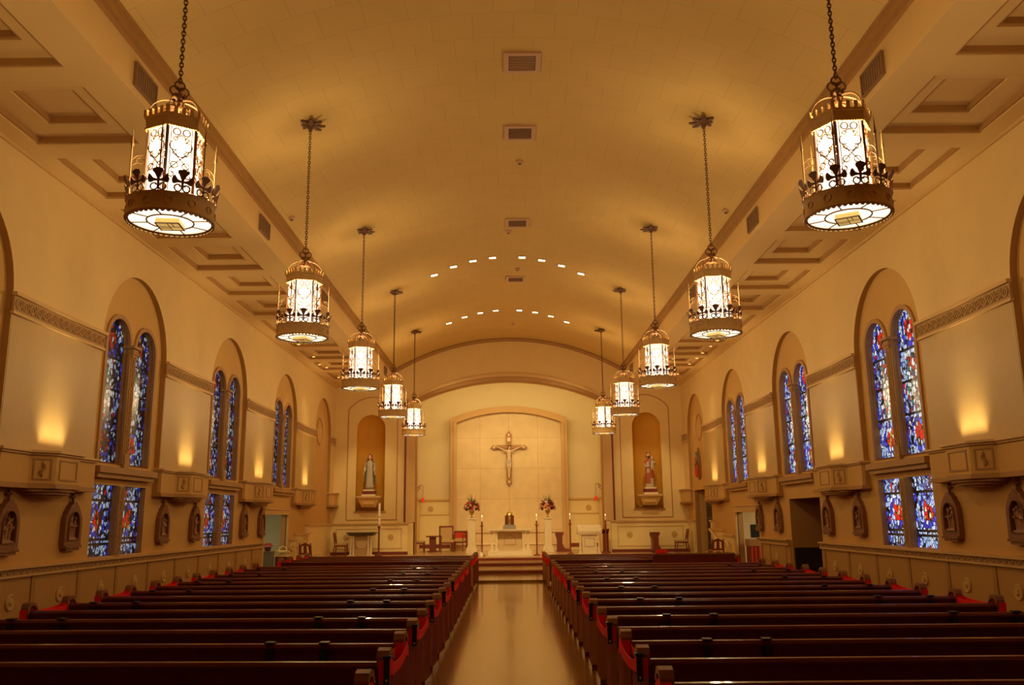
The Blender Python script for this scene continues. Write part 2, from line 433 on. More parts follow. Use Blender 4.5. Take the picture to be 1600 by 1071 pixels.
# light trims round the window lights, mullion columns and sills, glass
tall = {}
for s in (-1, 1):
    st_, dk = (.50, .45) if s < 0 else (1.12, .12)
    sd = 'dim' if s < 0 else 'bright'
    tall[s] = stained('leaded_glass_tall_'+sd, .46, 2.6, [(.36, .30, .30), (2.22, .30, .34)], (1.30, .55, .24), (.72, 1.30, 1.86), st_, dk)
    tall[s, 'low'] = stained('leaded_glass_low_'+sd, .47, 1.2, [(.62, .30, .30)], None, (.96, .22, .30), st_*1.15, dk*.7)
wn = 0
for s in (-1, 1):
    side = 'left' if s < 0 else 'right'
    P = lambda u, v, t, s=s: (s*t, u, v)
    for k in (-1, 0, 1, 2):
        c = yc(s, k); wn += 1
        place = {-1: 'at the edge of the picture, nearest the camera', 0: 'in the nearest full bay', 1: 'in the middle bay', 2: 'in the bay nearest the altar'}[k]
        r = thing('window_%d' % wn, 'tall pair of arched stained glass lights on the %s wall %s' % (side, place), 'window', (0, 0, 0), kind='structure')
        for e in (-.57, .57):
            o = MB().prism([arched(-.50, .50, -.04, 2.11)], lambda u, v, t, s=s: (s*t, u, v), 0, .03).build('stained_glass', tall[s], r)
            o.location = (s*(WL+.11) if s > 0 else -(WL+.11), c+e, 2.75)
            fr = MB().prism([arched(c+e-.52, c+e+.52, 2.75, 4.86, 20), arched(c+e-.44, c+e+.44, 2.752, 4.86, 20)], P, WL-.035, WL+.02)
            fr.build('arch_moulding', trim_brown, r)
        col = MB()
        col.box(s*(WL-.05), s*(WL+.02), c-.085, c+.085, 2.9, 4.72); col.box(s*(WL-.07), s*(WL+.02), c-.10, c+.10, 2.68, 2.92)
        for zz, rr in ((4.70, .10), (4.75, .12), (4.80, .10), (4.85, .15)): col.box(s*(WL-rr+.03), s*(WL+.1), c-rr, c+rr, zz, zz+.05)
        for j in range(20):   # carved shaft
            col.torus((s*(WL-.055), c, 3.0+.086*j), .042, .014, (1, 0, 0), 8, 4)
        col.build('mullion_column', ornament, r)
        MB().box(s*(WL-.16), s*(WL+.1), c-1.2, c+1.2, 2.56, 2.67).box(s*(WL-.11), s*(WL), c-1.17, c+1.17, 2.48, 2.56).build('sill', trim_brown, r)
        if k in LOWER[s]:
            wn += 1
            r = thing('window_%d' % wn, 'short pair of square-headed stained glass lights low on the %s wall %s' % (side, place), 'window', (0, 0, 0), kind='structure')
            for e in (-.585, .585):
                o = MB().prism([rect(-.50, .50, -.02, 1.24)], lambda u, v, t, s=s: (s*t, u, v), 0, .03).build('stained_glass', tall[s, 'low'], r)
                o.location = (s*(WL+.11), c+e, 1.15)
            ml = MB().box(s*(WL-.03), s*(WL+.02), c-.10, c+.10, 1.18, 2.36)
            for j in range(13): ml.torus((s*(WL-.03), c, 1.24+.088*j), .045, .014, (1, 0, 0), 8, 4)
            ml.build('mullion', ornament, r)
# arch bay 3: blind niche with a round moulding
for s in (-1, 1):
    c = yc(s, 3)-.25
    struct(MB().torus((s*WL, c, 4.92), .47, .035, (1, 0, 0), 32, 8), 'trim_%d' % (4 if s < 0 else 5), trim_brown)
# friezes
def spans(s):
    a = YB
    for k in (-3, -2, -1, 0, 1, 2, 3):
        c = yc(s, k)
        if c-1.38 > a+.1: yield a, c-1.38, k
        a = c+1.38
    yield a, YE, 9
for s in (-1, 1):
    f = MB()
    for a, b_, k in spans(s):
        if b_ < 3: continue
        f.box(s*(W-.035), s*W, a-.02, b_+.02, 4.61, 4.83)
        f.box(s*(W-.075), s*W, a-.03, b_+.03, 4.83, 4.88, 1); f.box(s*(W-.05), s*W, a-.03, b_+.03, 4.57, 4.61, 1)
        n = max(1, int((b_-a)/.17))
        for i in range(n):
            yy = a+(i+.5)*(b_-a)/n
            f.torus((s*(W-.035), yy, 4.72), .062, .017, (1, 0, 0), 10, 4); f.ball((s*(W-.035), yy, 4.72), .02, .028, .028, 6, 4)
            f.box(s*(W-.05), s*W, yy+.078, yy+.092, 4.65, 4.79)
    struct(f, 'trim_%d' % (6 if s < 0 else 7), [ornament, trim_light])
# consoles carrying the uplights
def outline(pc, o, L):
    return [(pc-L-o, -.1), (pc-L-o, .06+o), (pc-.64-o, .06+o), (pc-.35-o*.5, .30+o), (pc+.35+o*.5, .30+o), (pc+.64+o, .06+o), (pc+L+o, .06+o), (pc+L+o, -.1)]
def con(s, y0, y1, pc, label):
    r = thing('wall_console', label, 'console', (0, 0, 0), group='uplight consoles under the wall panels')
    F = lambda u, v, t, s=s: (s*(W-v), u, t)
    y0 += .004; y1 -= .004; L = (y1-y0)/2; mid = (y0+y1)/2
    def o_(o): return outline(mid, o, L) if L > .8 else [(y0-o, -.1), (y0-o, .2+o), (y1+o, .2+o), (y1+o, -.1)]
    MB().prism([o_(0)], F, 2.28, 2.70).build('body', plaster, r)
    MB().prism([o_(.03)], F, 2.69, 2.72).prism([o_(.06)], F, 2.72, 2.755).build('cornice', trim_light, r)
    bt = MB().prism([o_(.035)], F, 2.22, 2.26).prism([o_(.015)], F, 2.26, 2.29)
    if L > .8:
        for z0, z1, g in ((2.18, 2.22, 1.), (2.14, 2.18, .82), (2.11, 2.14, .6)):
            bt.prism([[(mid-.62*g, -.1)] + [(mid-.62*g*cos(pi*i/14), .0+.30*g*sin(pi*i/14)) for i in range(15)] + [(mid+.62*g, -.1)]], F, z0, z1)
    bt.build('base_moulding', trim_brown, r)
    if L > .8:
        fr = MB()
        fr.prism([rect(mid-.26, mid+.26, 2.34, 2.64), rect(mid-.235, mid+.235, 2.365, 2.615)], lambda u, v, t: (s*(W-t), u, v), .29, .312)
        fr.build('front_panel', trim_brown, r)
        for e in (-1, 1):
            a = Vector((s*(W-.30), mid+e*.35, 0)); b2 = Vector((s*(W-.06), mid+e*.64, 0)); d = b2-a; nrm = Vector((-s*abs(d.y), e*abs(d.x), 0)).normalized()
            G = lambda u, v, t: tuple(a+d*u+nrm*t+Vector((0, 0, v)))
            p = MB().prism([rect(.15, .85, 2.34, 2.64), rect(.21, .79, 2.36, 2.62)], G, 0, .012)
            pts = [G(.5+.07*sin(i*.7), 2.40+.018*i, .012) for i in range(10)]
            p.tube(pts, [.012+.012*abs(sin(i*1.3)) for i in range(10)], 5); p.tube([G(.5, 2.38, .012), G(.5, 2.60, .012)], .009, 5)
            p.build('carved_panel', trim_brown, r)
        lo = light('AREA', 'uplight', (s*(W-.13), mid, 2.765), UPL, (1, .74, .40), r, shape='RECTANGLE', size=.5, size_y=.10)
        lo.data.spread = radians(64); lo.rotation_euler = (pi, 0, 0)
        lo.rotation_euler = Vector((s*.15, 0, 1)).to_track_quat('-Z', 'Y').to_euler()
        lo.data.size, lo.data.size_y = (.72, .10)
        # make the long side run along the wall
        zax = -Vector((s*.15, 0, 1)).normalized(); xax = Vector((0, 1, 0)); yax = zax.cross(xax)
        lo.rotation_euler = Matrix((xax, yax, zax)).transposed().to_euler()
    return r
UPL = 4.2
for s in (-1, 1):
    side = 'left' if s < 0 else 'right'
    for i, k in enumerate((0, 1, 2, 3)):
        a, b_ = yc(s, k-1)+1.38, yc(s, k)-1.38
        con(s, a, b_, 0, 'cream canted console with a glowing uplight on the %s wall, %s from the camera' % (side, ORD[i]))
    con(s, yc(s, 3)+1.38, YE, 0, 'short unlit cream console stub in the %s corner beside the altar wall' % side)
# chair rails and wainscot
RAIL = {-1: [(YB, 24.75)], 1: [(YB, 19.70), (21.95, 24.4)]}
nb = 0
for s in (-1, 1):
    side = 'left' if s < 0 else 'right'
    w_ = MB(); rl = MB()
    for a, b_ in RAIL[s]:
        w_.box(s*(WL-.06), s*WL, a, b_, 0, 1.02)
        rl.box(s*(WL-.10), s*WL, a, b_, 1.03, 1.115); rl.box(s*(WL-.14), s*WL, a, b_, 1.115, 1.15, 1); rl.box(s*(WL-.11), s*WL, a, b_, 1.0, 1.03, 1)
        yy = max(a, 8.)+.1
        while yy < b_-.1:
            rl.tube([(s*(WL-.10), yy+.16*t/6, 1.072+.028*sin(2*pi*t/6)) for t in range(7)], .012, 4); yy += .16
    yy = 12.92 if s < 0 else 12.74
    j = -4
    while True:
        y = yy+1.355*j; j += 1
        if y > 24.3: break
        if any(a+.1 < y < b_-.1 for a, b_ in RAIL[s]): w_.box(s*(WL-.075), s*WL, y-.05, y+.05, 0.12, 1.0, 1)
    w_.box(s*(WL-.08), s*WL, YB, 19.7, 0, .12, 1)
    struct(w_, 'baseboard_'+side, [wains, strip_m]); struct(rl, 'trim_%d' % (8 if s < 0 else 9), [ornament, trim_light])
# round wall medallions in the wainscot
md = MB(); md.torus((0, 0, 0), .092, .022, (1, 0, 0), 24, 6)
def medallion(x, y, z, rz, label, group):
    r = thing('wall_medallion', label, 'medallion', (x, y, z), rz, group)
    MB().torus((0, 0, 0), .095, .02, (1, 0, 0), 24, 6).lathe([(.09, -.004), (.085, .012), (.03, .012), (.012, .02), (0, .02)], n=20).v
    a = MB().torus((0, 0, 0), .095, .02, (1, 0, 0), 24, 6); a.build('ring', medal_m, r)
    d = MB().lathe([(.095, 0), (.09, .012), (.045, .014), (.035, .03), (.015, .034), (0, .034)], n=20).xform(lambda v: Vector((v.z, v.x, v.y)))
    d.build('disc', medal_m, r)
    return r
m0 = None
for s in (-1, 1):
    side = 'left' if s < 0 else 'right'
    for j in range(9):
        y = (12.37 if s < 0 else 12.2)+1.35*j
        if s > 0 and (19.5 < y < 22.1): continue
        z = .67
        lb = 'round cream medallion low on the %s wainscot, %s from the camera' % (side, ORD[j])
        if m0 is None: m0 = medallion(s*(WL-.065), y, z, 0, lb, 'medallions along the side wainscots')
        else: dup(m0, (s*(WL-.065), y, z), 0 if s < 0 else pi, lb)

# doors and side openings
def door_trim(s, n, y0, y1, zt, wd, label):
    P = lambda u, v, t: (s*t, u, v)
    b = MB().prism([[(y0-wd, 0), (y0, 0), (y0, zt), (y1, zt), (y1, 0), (y1+wd, 0), (y1+wd, zt+wd), (y0-wd, zt+wd)]], P, WL-.06, WL+.02)
    b.prism([[(y0-wd-.03, zt+wd), (y1+wd+.03, zt+wd), (y1+wd+.03, zt+wd+.04), (y0-wd-.03, zt+wd+.04)]], P, WL-.09, WL)
    o = struct(b, 'door_%d' % n, trim_light, label, 'doorway'); return o
door_trim(-1, 1, 24.9, 27.55, 1.9, .14, 'open doorway with a broad cream frame on the left wall')
door_trim(1, 2, 24.5, 27.0, 1.84, .17, 'open doorway with a broad cream frame on the right wall')
def room(name, s, y0, y1, x1, zt, m):
    b = MB(); x0 = WL+.17
    b.box(s*x1, s*(x1+.1), y0-.1, y1+.1, 0, zt+.1); b.box(s*x0, s*x1, y0-.1, y0, 0, zt+.1); b.box(s*x0, s*x1, y1, y1+.1, 0, zt+.1); b.box(s*x0, s*x1, y0, y1, zt, zt+.1)
    return struct(b, name, m)
room('wall_left_room', -1, 24.6, 28.6, 9.2, 2.5, side_wall_m)
room('wall_right_room', 1, 24.3, 28.2, 9.4, 2.5, chancel_pl)
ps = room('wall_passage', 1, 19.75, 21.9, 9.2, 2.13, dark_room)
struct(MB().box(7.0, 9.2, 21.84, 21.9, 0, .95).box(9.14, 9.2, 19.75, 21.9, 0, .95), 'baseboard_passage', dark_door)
room('wall_right_niche', 1, 30.3, 33.0, 7.44, 2.68, plaster)
dr = thing('door_3', 'dark door with thin pale crossbars inside the tall right opening by the altar wall', 'door', (0, 0, 0), kind='structure')
MB().box(7.37, 7.43, 30.33, 32.97, STG, 2.66).build('leaf', dark_door, dr)
bb = MB()
for z in (.75, 1.2, 1.65, 2.1): bb.box(7.345, 7.375, 30.4, 32.9, z, z+.03)
bb.build('crossbar', grey_metal, dr)
# stepped wainscot beside the sanctuary and handrails
for s in (-1, 1):
    side = 'left' if s < 0 else 'right'
    b = MB()
    for y0, y1, z0, z1 in ((27.75 if s < 0 else 27.25, 28.5, 0, 1.16), (28.5, 30.0, 0, 1.31), (30.0 if s < 0 else 33.0, YE, STG, 1.6)) + (() if s < 0 else ((30.0, 30.3, STG, 1.6),)):
        b.box(s*(WL-.08), s*WL, y0, y1, z0, z1-.06); b.box(s*(WL-.13), s*WL, y0-.02, y1+.01, z1-.06, z1, 1)
        n = max(1, int((y1-y0)/.9))
        for i in range(n):
            a = y0+(y1-y0)*i/n+.12; c2 = y0+(y1-y0)*(i+1)/n-.12
            if c2-a > .2: b.prism([rect(a, c2, z0+.15, z1-.2), rect(a+.04, c2-.04, z0+.19, z1-.24)], lambda u, v, t: (s*t, u, v), WL-.09, WL-.07)
    struct(b, 'baseboard_%s_sanctuary' % side, [wains_y, trim_light])
    h = thing('handrail', 'slim brass handrail sloping down beside the sanctuary steps at the %s wall' % side, 'handrail', (0, 0, 0), group='brass handrails')
    X = s*6.76
    pts = [(X, 30.0, 1.30), (X, 29.0, 1.0), (X, 27.75, .93), (X, 27.5, .80)]
    MB().tube(pts, .032, 8).build('rail', wains_y if s > 0 else brass, h)
    for y, z in ((29.6, 1.17), (28.3, .96)):
        MB().tube([(X, y, z), (X, y, .0 if y < 29 else .17)], .016, 6).build('post', brass, h)

# ------------------------------------------------------------------ ceiling: vault, fascia, coffered soffits
v = MB(); N = 40
xs = [-XV+2*XV*i/N for i in range(N+1)]
vs = []
for y in (YB, YE+.1):
    for x in xs: vs += [(x, y, vz(x)), (x, y, vz(x)+.15)]
fs = []; n2 = 2*(N+1)
for i in range(N):
    a = 2*i; fs += [(a, a+2, n2+a+2, n2+a), (a+1, n2+a+1, n2+a+3, a+3)]
v.add(vs, fs, True)
struct(v, 'ceiling', vault_m)
CP, CL, CY0 = 2.09, 1.62, 9.66
coffers = [CY0+CP*j for j in range(-4, 11)]
for s in (-1, 1):
    side = 'left' if s < 0 else 'right'
    off = -.12 if s > 0 else 0
    F = lambda u, v, t, s=s: (s*u, v, t)
    b = MB()
    b.prism([rect(XV+.1, WL+.36, YB, YE+.1)] + [rect(5.13, 6.55, c+off, c+off+CL) for c in coffers], F, ZS, ZS+.10)
    b.prism([rect(XV+.1, WL+.36, YB, YE+.1)] + [rect(5.39, 6.18, c+off+.27, c+off+1.20) for c in coffers], F, ZS+.10, ZS+.20)
    b.box(s*(XV+.1), s*(WL+.36), YB, YE+.1, ZS+.20, ZS+.28)
    b.box(s*XV, s*(XV+.1), YB, YE+.1, ZS, ZV0+.1)
    struct(b, 'ceiling_%s_aisle' % side, soffit_pl)
    t = MB()
    for c in coffers:
        t.prism([rect(5.13, 6.55, c+off, c+off+CL), rect(5.17, 6.51, c+off+.04, c+off+CL-.04)], F, ZS+.02, ZS+.099)
        t.prism([rect(5.39, 6.18, c+off+.27, c+off+1.20), rect(5.43, 6.14, c+off+.31, c+off+1.16)], F, ZS+.12, ZS+.199)
    struct(t, 'trim_%d' % (10 if s < 0 else 11), trim_brown)
    t = MB().box(s*(XV-.10), s*(XV+.02), YB, YE, ZV0-.10, ZV0+.02).box(s*(XV-.06), s*(XV+.02), YB, YE, ZV0-.15, ZV0-.10).box(s*(XV-.13), s*XV, YB, YE, ZV0+.02, ZV0+.05)
    struct(t, 'trim_%d' % (1 if s < 0 else 2), trim_brown)
    t = MB().box(s*(W-.04), s*W, YB, YE, ZS-.05, ZS)
    struct(t, 'trim_%d' % (12 if s < 0 else 13), trim_light)
struct(MB().box(-WL, WL, YB-.2, YB, 0, 9), 'wall_back', plaster)

# ------------------------------------------------------------------ altar wall and chancel
OP, OPS, OPT = 3.68, 6.30, 7.12
F = lambda u, v, t: (u, t, v)
outer = [(-WL-.3, 0), (WL+.3, 0), (WL+.3, 7.2), (XV, 7.2), (XV, ZV0)] + [(x, vz(x)+.1) for x in reversed(xs)] + [(-XV, ZV0), (-XV, 7.2), (-WL-.3, 7.2)]
NX, NHW, NB, NS = 5.43, .56, 2.05, 5.24
hol = [[(-OP, .1), (OP, .1)] + seg_arc(OP, OPS, OPT, 32)] + [arched(s*NX-NHW, s*NX+NHW, NB, NS, 20) for s in (-1, 1)]
struct(MB().prism([outer] + hol, F, YE, YE+.62), 'wall_altar', upper_plaster)
# concave niches behind
for s, nm in ((-1, 'left'), (1, 'right')):
    b = MB(); n = 18; vs = []; fs = []
    pr = [(NHW, NB)] + [(NHW, NB+(NS-NB)*j/6) for j in range(1, 7)] + [(NHW*cos(pi/2*j/9), NS+NHW*sin(pi/2*j/9)) for j in range(1, 10)]
    for r_, z in pr:
        for i in range(n+1):
            a = pi*i/n; vs.append((s*NX+(r_+.004)*cos(a), YE+.06+(r_+.004)*sin(a)*.9, z))
    for j in range(len(pr)-1):
        for i in range(n): fs.append((j*(n+1)+i, j*(n+1)+i+1, (j+1)*(n+1)+i+1, (j+1)*(n+1)+i))
    fs.append(tuple(range(n+1)))
    b.add(vs, fs, True)
    struct(b, 'wall_niche_'+nm, niche_gold)
# panel lines, trims, wainscot of the altar wall
t = MB()
for s in (-1, 1):
    o1 = [(s*5.36-.99, 1.70), (s*5.36+.99, 1.70)] + seg_arc(.99, 6.0, 6.52, 20, s*5.36)
    o2 = [(s*5.36-.955, 1.735), (s*5.36+.955, 1.735)] + seg_arc(.955, 5.99, 6.485, 20, s*5.36)
    t.prism([o1, o2], F, YE-.02, YE+.01)
    t.box(s*NX-NHW-.06, s*NX+NHW+.06, YE-.03, YE+.02, NB-.06, NB)
struct(t, 'trim_14', trim_brown)
t = MB()
for s in (-1, 1):
    t.box(s*3.93, s*WL, YE-.08, YE, STG, 1.55); t.box(s*3.90, s*WL, YE-.14, YE, 1.55, 1.61, 1)
    t.box(s*3.93, s*WL, YE-.10, YE, STG, STG+.06, 2)
    t.prism([rect(min(s*4.15, s*6.7), max(s*4.15, s*6.7), .62, 1.40), rect(min(s*4.15, s*6.7)+.04, max(s*4.15, s*6.7)-.04, .66, 1.36)], F, YE-.095, YE-.07, 1)
    t.box(s*3.93, s*WL, YE-.11, YE, STG, STG+.11, 2)
struct(t, 'baseboard_altar', [wains_y, trim_light, dark_red_trim])
for i, (x, lb) in enumerate(((-6.28, 'far left'), (-4.58, 'left, nearer the chancel'), (4.62, 'right, nearer the chancel'), (6.34, 'far right'))):
    dup(m0, (x, YE-.085, 1.06), -pi/2, 'round cream medallion on the yellow altar wall wainscot, %s' % lb, 'altar wall medallions')
# arch mouldings
t = MB()
def band(h0, zs0, zt0, wd, y0, y1, mi=0, n=40):
    a = seg_arc(h0, zs0, zt0, n); b_ = seg_arc(h0+wd, zs0+wd*.25, zt0+wd, n)
    t.prism([a + list(reversed(b_))], F, y0, y1, mi)
band(OP, OPS, OPT, .16, YE-.06, YE+.02, 0); band(OP+.16, OPS+.04, OPT+.16, .14, YE-.10, YE, 1); band(OP-.02, OPS-.01, OPT-.02, .06, YE-.02, YE+.3, 0)
struct(t, 'trim_15', [trim_brown, trim_light])
t = MB()
pts = [(x, vz(x)-.02) for x in reversed(xs)]; pts2 = [(x*.985, vz(x)-.13) for x in xs]
t.prism([pts+pts2], F, YE-.09, YE+.01)
struct(t, 'trim_16', trim_brown)
t = MB()
for s in (-1, 1):
    t.box(s*4.03, s*4.10, YE-.05, YE, 1.61, 6.42, 1); t.box(s*3.68, s*4.03, YE-.03, YE, 1.61, 6.36, 0)
    t.box(s*3.66, s*3.72, YE+.0, YE+.62, STG, 6.30, 2)
struct(t, 'trim_17', [trim_light, dark_red_trim, trim_brown])
CX = 3.95
b = MB()
struct(b.box(-CX-.3, CX+.3, YC2, YC2+.2, 0, 8), 'wall_chancel_back', chancel_pl)
for s, nm in ((-1, 'left'), (1, 'right')): struct(MB().box(s*CX, s*(CX+.2), YE+.6, YC2, 0, 8), 'wall_chancel_'+nm, chancel_pl)
struct(MB().box(-CX-.2, CX+.2, YE+.6, YC2, 7.75, 7.9), 'ceiling_chancel', chancel_pl)
b = MB()
b.box(-CX, CX, YC2-.08, YC2, STG, 2.50, 0); b.box(-CX, CX, YC2-.14, YC2, 2.50, 2.57, 1); b.box(-CX, CX, YC2-.1, YC2, 1.88, 1.93, 1)
for s in (-1, 1):
    b.box(s*(CX-.08), s*CX, YE+.7, YC2, STG, 2.50, 0); b.box(s*(CX-.14), s*CX, YE+.7, YC2, 2.5, 2.57, 1)
b.box(-CX, CX, YC2-.12, YC2, STG+.10, STG+.25, 2)
struct(b, 'baseboard_chancel', [wains_y, trim_light, dark_red_trim])
for x, lb in ((-3.41, 'left'), (3.42, 'right')):
    dup(m0, (x, YC2-.09, 2.15), -pi/2, 'round cream medallion on the chancel back wall, %s of the altarpiece' % lb, 'chancel medallions')
# altarpiece
ap = thing('altarpiece', 'tall arched travertine panel in a plain ochre frame behind the altar', 'altarpiece', (0, 37.9, STG))
ap_f = mat('ochre_frame', (.60, .36, .12), .6, var=.06)
MB().prism([[(-2.3, .0), (2.3, 0)] + seg_arc(2.3, 5.45, 5.89, 30)], F, -.02, .1).build('stone_panel', travertine, ap)
fo = [(2.54, 0)] + seg_arc(2.54, 5.63, 6.14, 30) + [(-2.54, 0)]; fi = [(-2.3, 0)] + list(reversed(seg_arc(2.3, 5.45, 5.89, 30))) + [(2.3, 0)]
fm = MB().prism([fo + fi], F, -.16, .15)
fo2 = [(2.40, 0)] + seg_arc(2.40, 5.52, 5.99, 30) + [(-2.40, 0)]
fm.prism([fo2 + [(-2.28, 0)] + list(reversed(seg_arc(2.28, 5.43, 5.87, 30))) + [(2.28, 0)]], F, -.22, -.1)
fm.build('frame', ap_f, ap)
MB().box(-2.3, 2.3, -.05, .0, .70, .735).build('rail', trim_brown, ap); MB().box(-2.3, 2.3, -.08, .0, .22, .28).build('base_moulding', marble, ap)

# ------------------------------------------------------------------ ceiling fittings
def grille(name, label, cat, loc, sx, sy, rot, group, framed, pm):
    r = thing(name, label, cat, loc, 0, group); r.rotation_euler = rot
    n = 9; b = MB().box(-sx/2, sx/2, -sy/2, sy/2, -.004, .02)
    for i in range(n): b.box(-sx/2, sx/2, -sy/2+sy*(i+.3)/n, -sy/2+sy*(i+.7)/n, -.014, 0)
    b.build('louvres', pm, r)
    fw = .075 if framed else .02
    MB().prism([rect(-sx/2-fw, sx/2+fw, -sy/2-fw, sy/2+fw), rect(-sx/2, sx/2, -sy/2, sy/2)], lambda u, v, t: (u, v, t), -.03, .02).build('frame', vent_frame if framed else vent_m, r)
    return r
pale_grille = mat('pale_grille', (.42, .25, .13), .6, var=.05)
for i, y in enumerate((12.58, 15.15, 20.22, 25.32)):
    grille('ceiling_vent', '%s rectangular vent on the vault crown, %s from the camera' % ('pale framed' if i == 0 else 'dark framed', ORD[i]), 'vent', (.24, y, vz(.24)-.008), .43, .46, (0, 0, 0), 'vents along the vault crown', True, pale_grille if i == 0 else vent_m)
for s in (-1, 1):
    for i in range(5):
        y = (10.1 if s < 0 else 9.97)+5.46*i - (0.02*i)
        grille('wall_vent', 'dark grille on the %s cornice fascia, %s from the camera' % ('left' if s < 0 else 'right', ORD[i]), 'vent', (s*(XV-.012), y, 7.15), .27, .60, (0, s*pi/2, 0), 'fascia grilles', False, vent_m)
# downlights in the vault
dl = 0
def downlight(x, y, label):
    sl = -x/9.0
    r = thing('downlight', label, 'downlight', (x, y, vz(x)), 0, 'downlights across the vault')
    r.rotation_euler = (0, atan2(-(vz(x+.01)-vz(x)), .01), 0)
    MB().prism([rect(-.125, .125, -.11, .11), rect(-.09, .09, -.075, .075)], lambda u, v, t: (u, v, t), -.022, .01).build('trim_ring', soffit_pl, r)
    MB().box(-.09, .09, -.075, .075, -.012, .0).build('lens', bulb_m, r)
    return r
for row, y0 in ((0, 23.05), (1, 29.3)):
    for j, x in enumerate((-2.11, -1.53, -.97, -.42, .40, .955, 1.525, 2.105)):
        y = y0+.20*x*x
        downlight(x, y, 'small bright downlight in the %s vault row, %s from the left' % ('nearer' if row == 0 else 'farther', ORD[j]))
        if row == 0: tgt, e, sz = (x*1.3, 33.6, 1.0), 560, 31
        else: tgt, e, sz = (x*1.15, 37.6, 3.4), 215, 34
        light('SPOT', 'downlight_beam', (x, y-.02, vz(x)-.06), e, (1, .76, .38), None, tgt, spot_size=radians(sz), spot_blend=.7, shadow_soft_size=.08)
# soffit lights over the side walls
for s in (-1, 1):
    for j, y in enumerate((25.5, 26.4, 27.55, 28.45, 29.6, 31.75)):
        xx = s*6.3
        r = thing('soffit_light', 'tiny lit spotlight under the %s soffit, %s toward the altar wall' % ('left' if s < 0 else 'right', ORD[j]), 'spotlight', (xx, y, ZS+.0), 0, 'soffit spotlights')
        inc = any(c+(0 if s < 0 else -.12) < y < c+CL+(0 if s < 0 else -.12) for c in coffers)
        zt = ZS+(.10 if inc else 0)
        r.location.z = zt
        MB().lathe([(.055, .0), (.07, -.05), (.05, -.09), (.05, -.05)], n=12).build('can', soffit_pl, r)
        MB().lathe([(0, -.06), (.045, -.06), (.045, -.04), (0, -.04)], n=12).build('lens', bulb_m, r)
        if j in (1, 3, 5): light('SPOT', 'soffit_beam', (xx, y, ZS-.12), 60, (1, .75, .38), None, (s*6.7, y+1.5, 2.5), spot_size=radians(50), spot_blend=.8, shadow_soft_size=.05)
# small detectors
for x, y, lb in ((.25, 16.5, 'on the vault crown beyond the second vent'), (-4.35, 16.6, 'by the left cornice'), (4.35, 16.4, 'by the right cornice'), (.28, 24.2, 'on the vault crown before the last vent'), (.02, 20.87, 'on the vault crown beyond the third vent'), (.2, 31.4, 'on the vault crown near the altar wall')):
    r = thing('smoke_detector', 'small dark ceiling detector %s' % lb, 'detector', (x, y, vz(x)), 0, 'ceiling detectors')
    MB().lathe([(.07, 0), (.075, -.03), (.05, -.05), (0, -.055)], n=14).build('base', vent_frame, r); MB().lathe([(.035, -.05), (.03, -.075), (0, -.08)], n=10).build('sensor', vent_m, r)

